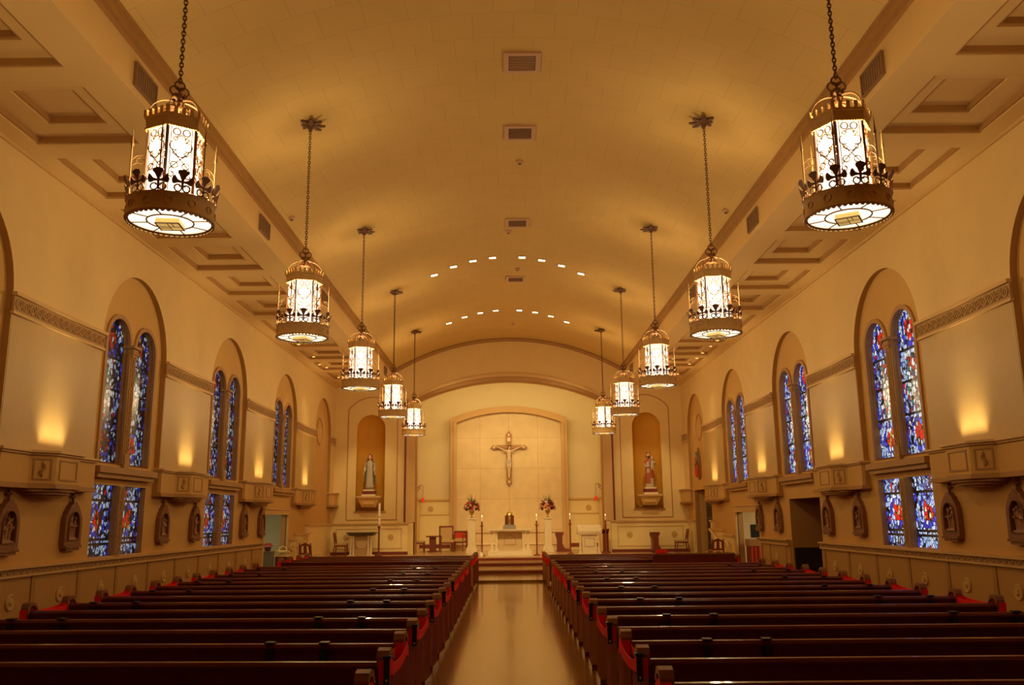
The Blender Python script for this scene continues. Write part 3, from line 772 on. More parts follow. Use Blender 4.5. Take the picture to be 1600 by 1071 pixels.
# ------------------------------------------------------------------ hanging lanterns
def circ(c, r, a0, a1, n, fr): return [fr(c[0]+r*cos(a0+(a1-a0)*i/n), c[1]+r*sin(a0+(a1-a0)*i/n)) for i in range(n+1)]
def make_lantern():
    r = thing('hanging_lantern', '', 'lantern')       # origin at underside of the ring (z=0)
    HR = .262; Z0, Z1 = .19, .92
    hexp = lambda R, z: [(R*cos(pi/3*i), R*sin(pi/3*i), z) for i in range(6)]
    MB().add(hexp(HR-.012, Z0-.02)+hexp(HR-.012, Z1), [(i, (i+1) % 6, 6+(i+1) % 6, 6+i) for i in range(6)]+[(0, 5, 4, 3, 2, 1), (6, 7, 8, 9, 10, 11)]).build('glass_body', lamp_glass, r)
    light('POINT', 'bulb_light', (0, 0, .55), BULB, WARM, r, shadow_soft_size=.17)
    tr = MB()
    for k in range(6):
        a = pi/3*k+pi/6; ap_ = (HR+.004)*cos(pi/6); nx, ny = cos(a), sin(a)
        fr = lambda u, v_, nx=nx, ny=ny, ap_=ap_: (nx*ap_-ny*u, ny*ap_+nx*u, v_)
        q = .0066
        for e in (-1, 1):
            tr.tube([fr(e*.124, Z0), fr(e*.124, Z1)], .009, 4); tr.tube([fr(e*.096, Z0), fr(e*.096, Z1)], .004, 4)
            tr.tube(circ((e*.048, .80), .040, -pi/2*e+pi/2*(1-e), 2*pi, 1, fr), .001, 3)
            # upper scrolls, quatrefoil lobes, crossed stems and curls
            tr.tube(circ((e*.045, .845), .034, pi*.1, 2.1*pi, 12, fr), q, 4)
            tr.tube(circ((e*.058, .70), .046, -2.0 if e > 0 else pi-1.1-.04, 2.0 if e > 0 else pi+2.0+1.1-1.0, 10, fr), q, 4)
            tr.tube(circ((e*.052, .505), .032, 0, 2*pi, 12, fr), q, 4)
            tr.tube([fr(-e*.092, .46), fr(-e*.06, .50), fr(0, .565), fr(e*.055, .62), fr(e*.08, .66)], q, 4)
            tr.tube(circ((e*.078, .41), .026, pi/2, pi/2+e*1.5*pi, 9, fr), q, 4)
            for zz in (.625, .775):
                d = .022; tr.tube([fr(e*.052-d, zz), fr(e*.052, zz+d), fr(e*.052+d, zz), fr(e*.052, zz-d)], q, 4, closed=True)
        tr.tube(circ((0, .765), .046, .3, pi-.3, 9, fr), q, 4); tr.tube(circ((0, .635), .046, pi+.3, 2*pi-.3, 9, fr), q, 4)
        tr.tube([fr(-.124, Z0+.01), fr(.124, Z0+.01)], .008, 4)
    tr.build('tracery', iron, r)
    cb = MB(); ca = MB()
    lo, hi = hexp(.285, .90), hexp(.30, 1.03)
    def hexband(z0, z1, R0, R1, th=.03):
        vs = hexp(R0, z0)+hexp(R1, z1)+hexp(R0-th, z0)+hexp(R1-th, z1)
        fs = []
        for i in range(6):
            j = (i+1) % 6; fs += [(i, j, 6+j, 6+i), (12+i, 18+i, 18+j, 12+j), (i, 12+i, 12+j, j), (6+i, 6+j, 18+j, 18+i)]
        cb.add(vs, fs)
    hexband(.895, .915, .295, .295); hexband(.915, 1.0, .283, .290); hexband(1.0, 1.025, .302, .302)
    for k in range(6):
        A = Vector((.292*cos(pi/3*k), .292*sin(pi/3*k), 0)); B = Vector((.292*cos(pi/3*(k+1)), .292*sin(pi/3*(k+1)), 0)); d = (B-A)
        rot = Matrix.Rotation(atan2(d.y, d.x), 3, 'Z')
        for f_ in (.0, .25, .5, .75):
            p = A+d*f_; cb.obox((p.x, p.y, 1.055), (.036, .022, .06), rot); cb.obox((p.x, p.y, 1.088), (.042, .026, .012), rot)
        for f_ in range(12): p = A+d*(f_+.5)/12; cb.ball((p.x*.99, p.y*.99, .895), .008, n=6, m=4)
    cb.build('crown_band', ring_bronze, r)
    for k in range(6):
        a = pi/3*k; pts = []
        for i in range(10):
            th = i/9*pi/2; rr = .05+.235*cos(th)**.9; pts.append((rr*cos(a), rr*sin(a), 1.02+.24*sin(th)))
        MB().tube(pts, .009, 5, flat=(1.6, .6)).build('dome_rib', gilt, r)
    fn = MB().lathe([(0, 1.17), (.03, 1.18), (.055, 1.24), (.045, 1.27), (.05, 1.30), (.02, 1.31), (0, 1.31)], n=12)
    for i in range(8): a = pi/4*i; fn.obox((.062*cos(a), .062*sin(a), 1.30), (.012, .03, .06), Matrix.Rotation(a, 3, 'Z'))
    for i in range(6): a = pi/3*i+.3; fn.tube([(.03*cos(a), .03*sin(a), 1.2), (.08*cos(a), .08*sin(a), 1.19), (.11*cos(a), .11*sin(a), 1.155)], [.015, .018, .006], 5)
    fn.build('finial', iron, r)
    tf = MB(); cz = 1.375
    for dx, dz in ((-.042, 0), (.042, 0), (0, .062)): tf.torus((dx, 0, cz+dz), .048, .0095, (0, 1, 0), 14, 5)
    tf.build('trefoil_ring', iron, r)
    ch = MB(); z = 1.49; i = 0; top = vz(3.277)-4.56-.10
    n = int((top-z)/.043); pitch = (top-z)/n
    for i in range(n+1): ch.tube([((0 if i % 2 else 1)*.018*cos(2*pi*t/10), (i % 2)*.018*cos(2*pi*t/10), z+pitch*i+.031*sin(2*pi*t/10)) for t in range(10)], .0072, 4, closed=True)
    ch.build('chain', iron, r)
    ro = MB(); zt = vz(3.277)-4.56
    ro.lathe([(.03, zt-.13), (.05, zt-.09), (.12, zt-.05), (.13, zt-.02), (.05, zt+.02)], n=16)
    for i in range(8):
        a = pi/4*i
        for rr, ww, zz in ((.14, .07, zt-.05), (.19, .045, zt-.04)):
            ro.obox((rr*cos(a), rr*sin(a), zz), (.10, ww, .02), Matrix.Rotation(a, 3, 'Z'))
        ro.obox((.20*cos(a), .20*sin(a), zt-.045), (.05, .05, .018), Matrix.Rotation(a+pi/4, 3, 'Z'))
    ro.build('ceiling_rosette', iron, r)
    # ring
    R = .405
    rg = MB().lathe([(R-.028, .012), (R+.004, .0), (R+.010, .012), (R, .03), (R-.006, .10), (R, .165), (R+.012, .18), (R-.01, .19), (R-.03, .18), (R-.03, .02), (R-.028, .012)], n=48, cap=False)
    for i in range(48):
        a = 2*pi*i/48
        rg.lathe([(0, -.012), (.017, -.010), (.017, .012)], (0, 0, 0), 8, smooth=False) if False else None
        p = Vector(((R-.012)*cos(a), (R-.012)*sin(a), .0))
        rg.prism([[(-.022, .0), (.022, .0)] + arc(0, .0, .022, 0, -pi, 5)[1:-1]], lambda u, v_, t, p=p, a=a: (p.x-sin(a)*u+cos(a)*t, p.y+cos(a)*u+sin(a)*t, .006+v_), -.006, .006)
    for i in range(12):
        a = pi/6*i+pi/12; rg.torus(((R-.002)*cos(a), (R-.002)*sin(a), .095), .035, .006, (cos(a), sin(a), 0), 10, 4)
    rg.build('ring_band', ring_bronze, r)
    MB().lathe([(0, .016), (R-.02, .016), (R-.02, .03), (0, .03)], n=40).build('glass_plate', plate_glass, r)
    sp = MB(); sp.torus((0, 0, .012), .215, .008, (0, 0, 1), 32, 6); sp.torus((0, 0, .012), R-.022, .010, (0, 0, 1), 40, 6)
    for i in range(8):
        a = pi/4*i+.2; sp.tube([(.215*cos(a), .215*sin(a), .012), ((R-.02)*cos(a), (R-.02)*sin(a), .012)], .006, 4)
    sp.build('plate_bars', iron, r)
    rot = Matrix.Rotation(pi/4+.3, 3, 'Z')
    bx = MB().obox((0, 0, -.012), (.215, .215, .05), rot); bx.build('amber_box', amber, r)
    fx = MB()
    for sx, sy, lx, ly in ((0, .108, .23, .012), (0, -.108, .23, .012), (.108, 0, .012, .23), (-.108, 0, .012, .23), (0, 0, .21, .006), (0, 0, .006, .21), (.04, .05, .006, .1), (-.05, -.04, .1, .006)):
        fx.obox(rot @ Vector((sx, sy, -.036)), (lx, ly, .008), rot)
    fx.build('box_frame', gilt, r)
    for k in range(12):       # fleur-de-lis cresting
        a = pi/6*k; c = Vector(((R-.004)*cos(a), (R-.004)*sin(a), .185))
        G = lambda u, v_, t, c=c, a=a: (c.x-sin(a)*u+cos(a)*(t+max(0, v_-.1)*.35), c.y+cos(a)*u+sin(a)*(t+max(0, v_-.1)*.35), c.z+v_)
        b = MB()
        b.prism([[(-.010, .05), (.010, .05), (.013, .115), (.032, .155), (.050, .175), (.048, .195), (.0, .208), (-.048, .195), (-.050, .175), (-.032, .155), (-.013, .115)]], G, -.005, .005)
        for e in (-1, 1):
            b.prism([[(e*.010, .105), (e*.045, .115), (e*.075, .150), (e*.092, .135), (e*.098, .105), (e*.088, .075), (e*.072, .072), (e*.045, .085), (e*.010, .090)]], G, -.005, .005)
            b.tube([G(e*(.038+.033*cos(t)), .035+.033*sin(t), 0) for t in [2*pi*i/12 for i in range(13)]], .0075, 5)
        b.prism([rect(-.03, .03, .05, .062)], G, -.006, .006)
        b.build('fleur_de_lis', iron, r)
    for k in range(6):        # spears and scroll stays
        a = pi/3*k; ca_, sa_ = cos(a), sin(a)
        Q = lambda d, z: (d*ca_, d*sa_, z)
        MB().tube([Q(.392, .19), Q(.392, .70), Q(.392, .705), Q(.392, .73), Q(.392, .735), Q(.392, .90)], [.0085, .0085, .014, .016, .013, .001], 6).build('spear', spear_m, r)
        b = MB().tube([Q(.392, .52), Q(.38, .57), Q(.345, .61), Q(.30, .625), Q(.268, .625)], .0055, 4)
        b.tube([Q(.315+.028*cos(t), .567+.028*sin(t)) for t in [pi*.6-1.5*pi*i/9 for i in range(10)]], .005, 4)
        b.tube([Q(.392, .45), Q(.375, .51), Q(.34, .54), Q(.30, .545)], .005, 4)
        b.build('stay', spear_m, r)
    return r
L0 = make_lantern(); first = True
LOFF = {}
for s in (-1, 1):
    for k in range(5):
        loc = (s*3.277, 7.96+5.46*k, 4.56 + (.0 if s < 0 else .0))
        lb = 'lit bronze hanging lantern in the %s row, %s from the camera' % ('left' if s < 0 else 'right', ORD[k])
        rz = [.59, .24, .17, .48, .63][k] if s < 0 else [-.05, -.2, -.17, -.13, -.46][k]
        if first: L0.location = loc; L0.rotation_euler = (0, 0, rz); L0['label'] = lb; L0['group'] = 'hanging lanterns'; first = False
        else: dup(L0, loc, rz, lb, 'hanging lanterns')

# ------------------------------------------------------------------ pews
PROF = [(.03, 0), (.0, .40), (-.02, .70), (.0, .76), (.05, .775), (.11, .76), (.17, .69), (.25, .62), (.40, .585), (.46, .55), (.47, .48), (.43, .36), (.46, .08), (.49, 0)]
def make_pew(s, L, short=False):
    r = thing('pew', '', 'pew')
    X = lambda a: s*a
    bk = MB().prism([[(.02, .675), (.045, .68), (.135, .36), (.15, .16), (.125, .16), (.105, .36)]], lambda u, v_, t: (X(t), u, v_), .04, L-.04)
    bk.build('backrest', wood_red, r)
    rail = [(-.005, .655), (-.012, .675), (.0, .70), (.028, .705), (.052, .69), (.05, .655)]
    MB().prism([rail], lambda u, v_, t: (X(t), u, v_), .04, L-.04).build('top_rail', wood_brown if False else wood_red, r)
    MB().prism([[(.12, .40), (.45, .42), (.47, .44), (.45, .455), (.12, .435)]], lambda u, v_, t: (X(t), u, v_), .04, L-.04).build('seat', wood_red, r)
    MB().box(X(.05), X(L-.05), .02, .10, .30, .315).box(X(.05), X(L-.05), .01, .022, .30, .36).build('book_rack', wood_red, r)
    for x0 in (.0, L-.045):
        e = MB().prism([PROF], lambda u, v_, t: (X(t), u, v_), (x0 if x0 < 1 else x0-.02), (x0+.065 if x0 < 1 else x0+.045), 0, 1); e = e.build('end_panel', [wood_end, lit_wood_edge], r)
        cap = [(-.03, .66), (-.035, .74), (-.015, .785), (.05, .80), (.12, .782), (.185, .70), (.165, .69), (.105, .745), (.05, .755), (.005, .74), (-.005, .66)]
        MB().prism([cap], lambda u, v_, t: (X(t), u, v_), x0-.014 if x0 < 1 else x0-.034, x0+.079 if x0 < 1 else x0+.059).build('end_cap', wood_brown, e)
        MB().box(X(x0-.008), X(x0+.053), .0, .50, 0, .06).build('foot_block', wood_red, e)
    return r
ROWS = [(-1, 5.83-.955)] + [(k, 5.83+.955*k) for k in range(16)] + [(16+j, 22.4+.97*j) for j in range(4)]
AX = {-1: .945, 1: .915}
LEN = {-1: 4.95, 1: 4.80}
ROT = {-1: radians(-3.4), 1: radians(-1.0)}
pewloc = {}
for s in (-1, 1):
    side = 'left' if s < 0 else 'right'
    pw = None
    for i, (k, y) in enumerate(ROWS):
        nb_ = len(ROWS)-i
        lb = 'long dark cherry pew %s of the aisle, %s row back from the altar steps' % (side, ORD[nb_-1])
        if pw is None:
            pw = make_pew(s, LEN[s]); o = pw; o['label'] = lb; o['group'] = 'pews'
        else: o = dup(pw, None, None, lb, 'pews')
        o.location = (s*AX[s], y-.03, 0); o.rotation_euler = (0, 0, ROT[s])
        pewloc[s, k] = Matrix.Translation(o.location) @ Matrix.Rotation(ROT[s], 4, 'Z')
# solid-backed short pew at the right front
sp = thing('pew_screen', 'solid dark wooden front panel at the right outer end of the front pews', 'screen', (3.55, 22.15, 0), ROT[1])
MB().box(0, 2.0, -.02, .03, .05, .80).build('panel', wood_red, sp); MB().box(-.02, 2.02, -.04, .05, .80, .835).build('cap_rail', wood_brown, sp)
MB().box(-.02, .04, -.05, .06, 0, .80).build('post', wood_red, sp); MB().box(1.96, 2.02, -.05, .06, 0, .80).build('post', wood_red, sp)
# red ribbons closing every second pew entrance
def ribbon(s, k0, outer, label, buckle):
    A, B = pewloc[s, k0], pewloc[s, k0+1]
    x = s*(LEN[s]-.022) if outer else s*.022
    r = thing('red_ribbon', label, 'ribbon', (0, 0, 0), 0, 'red ribbons on pew ends')
    p0 = A @ Vector((x, .03, 0)); p1 = B @ Vector((x, .03, 0))
    xo = s*(.042 if outer else -.042)
    b = MB(); n = 18; sag = .035 if outer else .06
    def strip(dx, z0, z1, wd, sagv, y0=-.05, y1=.10):
        vs = []
        for i in range(n+1):
            f_ = i/n; q = p0.lerp(p1, f_) + Vector((dx*(1 if 0 < i < n else .6), y0*(1-f_)+y1*f_, 0))
            zz = z0*(1-f_)+z1*f_-sagv*4*f_*(1-f_); ww = wd*(1-.25*sin(pi*f_))
            for t in (0, .006): vs += [(q.x+t, q.y, zz+ww/2), (q.x+t, q.y, zz-ww/2)]
        fs = []
        for i in range(n):
            a = 4*i; fs += [(a, a+4, a+5, a+1), (a+2, a+3, a+7, a+6), (a, a+2, a+6, a+4), (a+1, a+5, a+7, a+3)]
        fs += [(0, 1, 3, 2), (4*n, 4*n+2, 4*n+3, 4*n+1)]
        b.add(vs, fs, True)
    strip(xo, .67, .68, .10, sag)
    strip(-xo, .66, .67, .08, sag*.6)
    b.build('sash', ribbon_m, r)
    for Mx, in ((A,), (B,)):
        c = MB()
        loop = [(-.055, .60), (-.052, .71), (.12, .71), (.20, .66), (.20, .58), (-.055, .57)]
        for e in (-.031, .031):
            c.prism([[(-.048, .59), (-.048, .715), (.10, .715), (.19, .66), (.20, .57), (.10, .60)]], lambda u, v_, t, e=e: tuple(Mx @ Vector((x+e+t, u, v_))), -.004, .004)
        c.prism([rect(-.036, .036, .58, .715)], lambda u, v_, t: tuple(Mx @ Vector((x+u, -.052+t, v_))), -.004, .004)
        c.build('wrap', ribbon_m, r)
    if buckle:
        q = A @ Vector((x-s*.028, -.07, 0))
        c = MB().box(q.x-.022, q.x+.022, q.y-.012, q.y+.012, .56, .735).box(q.x-.03, q.x+.03, q.y-.016, q.y+.08, .735, .755)
        c.build('buckle_strap', black_m, r)
        MB().ball((q.x, q.y-.016, .585), .010, n=8, m=5).build('stud', brass, r)
for s in (-1, 1):
    side = 'left' if s < 0 else 'right'
    for k0 in (-1, 1, 3, 5, 7, 9, 11, 13, 16, 18):
        rn = len(ROWS)-[q[0] for q in ROWS].index(k0+1)
        for outer in (False, True):
            if outer and k0 < 5: continue
            ribbon(s, k0, outer, 'red ribbon tied behind the %s %s pew from the altar steps, at its %s end' % (ORD[rn-1], side, 'wall' if outer else 'aisle'), (not outer and k0 in (1, 3, 5, 7, 9)))
q = Vector((3.7, 22.08, .84))
rb = thing('red_ribbon', 'crumpled red ribbon on top of the solid front panel, right of the aisle', 'ribbon', (3.75, 22.15, .835), 0, 'red ribbons on pew ends')
c = MB()
for i in range(5): c.tube([(-.12+.05*i, -.06+.02*(i % 2), .0), (-.10+.055*i, -.02, .05+.02*(i % 3)), (-.06+.05*i, .03, .02)], [.02, .03, .015], 6)
c.build('bow', ribbon_m, rb)
# black hat clips on the pew backs
hc = None
for s in (-1, 1):
    side = 'left' if s < 0 else 'right'
    for k in (2, 4, 6, 8, 10, 12, 14):
        for j, a in enumerate((.72, 1.22, 3.76, 4.42) if s > 0 else (.68, 1.15, 3.98, 4.55)):
            if k == 2 and j > 1: continue
            rn = len(ROWS)-[q_[0] for q_ in ROWS].index(k)
            lb = 'small black clip on the %s %s pew back from the altar, %s from the aisle' % (ORD[rn-1], side, ORD[j])
            Mx = pewloc[s, k]; loc = Mx @ Vector((s*a, 0, 0))
            if hc is None:
                hc = thing('hat_clip', lb, 'clip', loc, ROT[s], 'black clips on pew backs')
                MB().box(-.032, .032, -.030, -.004, .56, .66).box(-.04, .04, -.036, .06, .705, .718).build('bracket', black_m, hc)
                MB().tube([(0, -.03, .60), (0, -.06, .58), (0, -.065, .62)], .010, 6).build('hook', black_m, hc)
            else: dup(hc, loc, ROT[s], lb)

# ------------------------------------------------------------------ station plaques
def relief(seed):
    rd = random.Random(seed); b = MB()
    n = rd.choice((3, 3, 4))
    for i in range(n):
        u = -.11+.22*(i+.5)/n+rd.uniform(-.015, .015); h = rd.uniform(.26, .36); lean = rd.uniform(-.04, .04)
        b.loft([(u, 0, .12, .042, .035), (u+lean*.3, 0, .12+h*.35, .034, .034), (u+lean*.7, -.005, .12+h*.62, .036, .036), (u+lean, -.01, .12+h*.82, .020, .025)], 10)
        b.ball((u+lean, -.02, .12+h*.93), .024, .026, .03, 8, 6)
        b.tube([(u+lean*.8, -.01, .12+h*.72), (u+rd.choice((-1, 1))*.05, -.045, .12+h*.55), (u+rd.uniform(-.06, .06), -.06, .12+h*rd.uniform(.45, .8))], [.015, .013, .009], 6)
    a = rd.uniform(.2, 1.1)*rd.choice((-1, 1)); c0 = (rd.uniform(-.05, .05), -.02, .38)
    if seed % 3:
        b.tube([(c0[0]-.13*cos(a), -.03, c0[2]-.13*abs(sin(a))), (c0[0]+.10*cos(a), -.03, c0[2]+.12*abs(sin(a)))], .014, 4)
        b.tube([(c0[0]-.04*sin(a), -.03, c0[2]+.05), (c0[0]+.06*sin(a), -.03, c0[2]+.02)], .012, 4)
    b.box(-.16, .16, -.05, .02, .09, .13)
    return b
GO = [(-.25, .0), (-.22, -.035), (.22, -.035), (.25, 0), (.265, .06), (.262, .36), (.25, .44), (.215, .50), (.205, .53), (.15, .585), (.135, .62), (.07, .655), (.05, .69), (-.05, .69), (-.07, .655), (-.135, .62), (-.15, .585), (-.205, .53), (-.215, .50), (-.25, .44), (-.262, .36), (-.265, .06)]
def plaque(seed):
    r = thing('station_plaque', '', 'plaque')
    G = lambda u, v_, t: (u, t, v_)
    hole = [(-.165, .10), (.165, .10)] + [(.165*cos(pi*i/14), .34+.20*sin(pi*i/14)) for i in range(15)]
    f = MB().prism([GO, hole], G, -.085, 0)
    f.prism([[(a*1.04, b_*1.01-.005) for a, b_ in hole], [(a*.93, b_*.98+.006) for a, b_ in hole]], G, -.105, -.07)
    f.box(-.25, .25, -.115, -.0, -.02, .02); f.box(-.2, .2, -.10, 0, -.06, -.02)
    f.build('frame', plaque_m, r)
    MB().prism([[(a*1.02, b_*1.01-.003) for a, b_ in hole]], G, -.025, -.002).build('back_panel', plaque_m, r)
    c = MB().box(-.016, .016, -.06, -.02, .68, .82).box(-.045, .045, -.06, -.02, .755, .785)
    for x, z in ((-.048, .77), (.048, .77), (0, .825)): c.ball((x, -.04, z), .02, .02, .02, 8, 5)
    c.build('cross_finial', plaque_m, r)
    o = sculpt(relief(seed), 'relief', relief_m, r, .009, smooth=2)
    o.location = (0, -.035, 0)
    return r
protos = [plaque(sd) for sd in (1, 2, 4, 6)]
used = [False]*4; n = 0
for s in (-1, 1):
    side = 'left' if s < 0 else 'right'
    for j, y in enumerate((12.13, 13.93, 17.60, 19.40, 22.98, 24.72) if s < 0 else (11.98, 13.83, 17.48, 19.2, 22.75, 24.45)):
        i = (n*3+1) % 4; n += 1
        lb = 'dark carved station plaque with relief figures on the %s wall, %s from the camera' % (side, ORD[j])
        X = s*(WL-.001); rz = -s*pi/2 if False else (pi/2 if s < 0 else -pi/2)
        if s < 0 and j == 5: y = 24.62; 
        if not used[i]: o = protos[i]; used[i] = True
        else: o = dup(protos[i])
        o.location = (X, y, 1.37); o.rotation_euler = (0, 0, rz); o['label'] = lb; o['group'] = 'carved plaques along the side walls'

# ------------------------------------------------------------------ altar and its furniture
al = thing('altar', 'cream marble altar table on paired columns in front of the altarpiece', 'altar', (0, 32.45, STG))
MB().box(-.79, .79, -.25, .85, 0, .16).build('plinth', marble, al)
MB().box(-.80, .80, -.28, .5, .895, .925).box(-.77, .77, -.25, .47, .86, .895).box(-.73, .73, -.22, .44, .845, .86).build('tabletop', marble, al)
for x in (-.66, -.49, .49, .66):
    MB().box(x-.06, x+.06, -.14, -.02, .16, .21).lathe([(.052, .21), (.05, .23), (.042, .25), (.038, .75), (.045, .78), (.055, .80)], (x, -.08, 0), 14).box(x-.06, x+.06, -.14, -.02, .80, .85).build('column', marble, al)
MB().box(-.45, .45, .1, .2, .16, .86).box(-.44, .44, .05, .15, .16, .27).build('back_panel', tan_stone, al)
fp = MB().prism([[(-.22, .36), (.22, .36), (.22, .62), (0, .76), (-.22, .62)], [(-.19, .39), (.19, .39), (.19, .60), (0, .72), (-.19, .60)]], F, .085, .11); fp.build('carved_panel', wains, al)
tb = thing('tabernacle', 'gilded domed tabernacle on a grey stone block on the altar', 'tabernacle', (-.01, 32.62, STG+.925))
MB().box(-.24, .24, -.16, .16, 0, .13).box(-.21, .21, -.14, .14, .13, .165).build('block', grey_stone, tb)
MB().lathe([(.115, .165), (.115, .50), (.12, .51), (.105, .57), (.07, .62), (.03, .645), (.0, .65)], n=20).build('drum', gold, tb)
MB().tube([(0, 0, .65), (0, 0, .72)], .008, 6).box(-.03, .03, -.005, .005, .695, .71).build('cross', gold, tb)
for e in (-1, 1):
    MB().obox((e*.13, -.05, .33), (.012, .14, .33), Matrix.Rotation(e*-.5, 3, 'Z')).build('door', chair_wood, tb)
MB().lathe([(.03, .18), (.04, .19), (.012, .22), (.012, .30), (.04, .36), (.045, .42)], (0, -.12, 0), 12).build('chalice_relief', brass, tb)
# crucifix
cr = thing('crucifix', 'gilded wooden crucifix with pointed ends hanging on the altarpiece', 'crucifix', (0, 37.83, 3.09))
def pointy(h0, h1, wd, t0, t1, horiz=False, zc=0):
    pl = [(-wd, h0+.16), (0, h0), (wd, h0+.16), (wd, h1-.2), (wd*1.15, h1-.18), (0, h1), (-wd*1.15, h1-.18), (-wd, h1-.2)]
    return pl
cw = mat('gilded_wood', (.40, .19, .05), .45, var=.3, vscale=10, metal=.2)
Fz = lambda u, v_, t: (u, t, v_)
MB().prism([pointy(0, 2.39, .115, 0, 0)], Fz, -.06, .04).build('upright', cw, cr)
arm = [(-.80, 1.66), (-.66, 1.555), (-.60, 1.60), (-.54, 1.60), (.54, 1.60), (.60, 1.60), (.66, 1.555), (.80, 1.66), (.66, 1.765), (.60, 1.73), (.54, 1.72), (-.54, 1.72), (-.60, 1.73), (-.66, 1.765)]
MB().prism([arm], Fz, -.055, .035).build('crossbeam', cw, cr)
tr_ = MB()
for x, z in ((0, .17), (-.64, 1.66), (.64, 1.66), (0, 2.2)):
    tr_.prism([[(x-.06, z+.05), (x, z-.07), (x+.06, z+.05)]] if z < 1 else [[(x-.06, z), (x, z-.055), (x+.06, z), (x, z+.055)]], Fz, -.075, -.05)
tr_.prism([rect(-.07, .07, 1.92, 2.08)], Fz, -.075, -.05)
tr_.build('end_medallions', bloom_p, cr)
tr_ = MB().prism([[(a*1.02, .0+b_) for a, b_ in rect(-.125, .125, 1.85, 1.87)]], Fz, -.08, .0).prism([rect(-.125, .125, .28, .30)], Fz, -.08, 0)
tr_.tube([(-.56, -.07, 1.745), (.56, -.07, 1.745)], .012, 5); tr_.build('gold_edging', gold, cr)
b = MB(); y0 = -.13
b.loft([(0, y0, 1.02, .085, .07), (0, y0, 1.12, .095, .075), (.0, y0, 1.24, .075, .065), (0, y0, 1.38, .10, .08), (0, y0-.01, 1.48, .115, .08), (0, y0, 1.54, .06, .05), (0, y0-.01, 1.58, .035, .035)], 16)
b.ball((.02, y0-.04, 1.65), .055, .065, .075, 12, 8); b.ball((.025, y0-.105, 1.635), .012, .016, .018, 6, 4); b.ball((.02, y0-.06, 1.59), .035, .035, .035, 8, 5)
for e in (-1, 1):
    b.tube([(e*.085, y0, 1.49), (e*.27, y0+.01, 1.565), (e*.45, y0+.03, 1.645), (e*.52, y0+.04, 1.67)], [.038, .032, .022, .018], 8)
    b.ball((e*.555, y0+.04, 1.68), .03, .012, .024, 8, 5)
    for q_ in range(4): b.tube([(e*.57, y0+.04, 1.668+.010*q_), (e*.605, y0+.03, 1.664+.013*q_), (e*.612, y0+.012, 1.667+.012*q_)], .0062, 5)
    b.tube([(e*.55, y0+.035, 1.70), (e*.565, y0+.02, 1.722)], .0065, 5)
    b.tube([(e*.045, y0, 1.06), (e*.05, y0-.06, .80), (e*.035, y0-.045, .72), (e*.022, y0+.0, .46), (e*.012, y0-.02, .38)], [.058, .042, .036, .026, .018], 8)
    b.tube([(e*.012, y0-.01, .40), (e*.014, y0-.06, .34)], [.02, .014], 6)
corp = mat('carved_ivory', (.70, .52, .30), .5, var=.1, vscale=12)
sculpt(b, 'corpus', corp, cr, .010)
lc = MB().loft([(0, y0, .93, .10, .085, .06), (0, y0, 1.02, .105, .09, .05), (0, y0, 1.11, .103, .082, .03)], 18); lc.tube([(-.09, y0-.03, 1.08), (-.12, y0-.03, .95), (-.11, y0-.02, .86)], [.03, .03, .01], 7)
lc.build('loincloth', robe_w, cr)
hb = MB().ball((.02, y0-.03, 1.675), .065, .07, .066, 10, 7); hb.tube([(-.03, y0, 1.68), (-.05, y0-.01, 1.58), (-.05, y0-.01, 1.53)], [.02, .025, .012], 6); hb.build('hair', hair_m, cr)
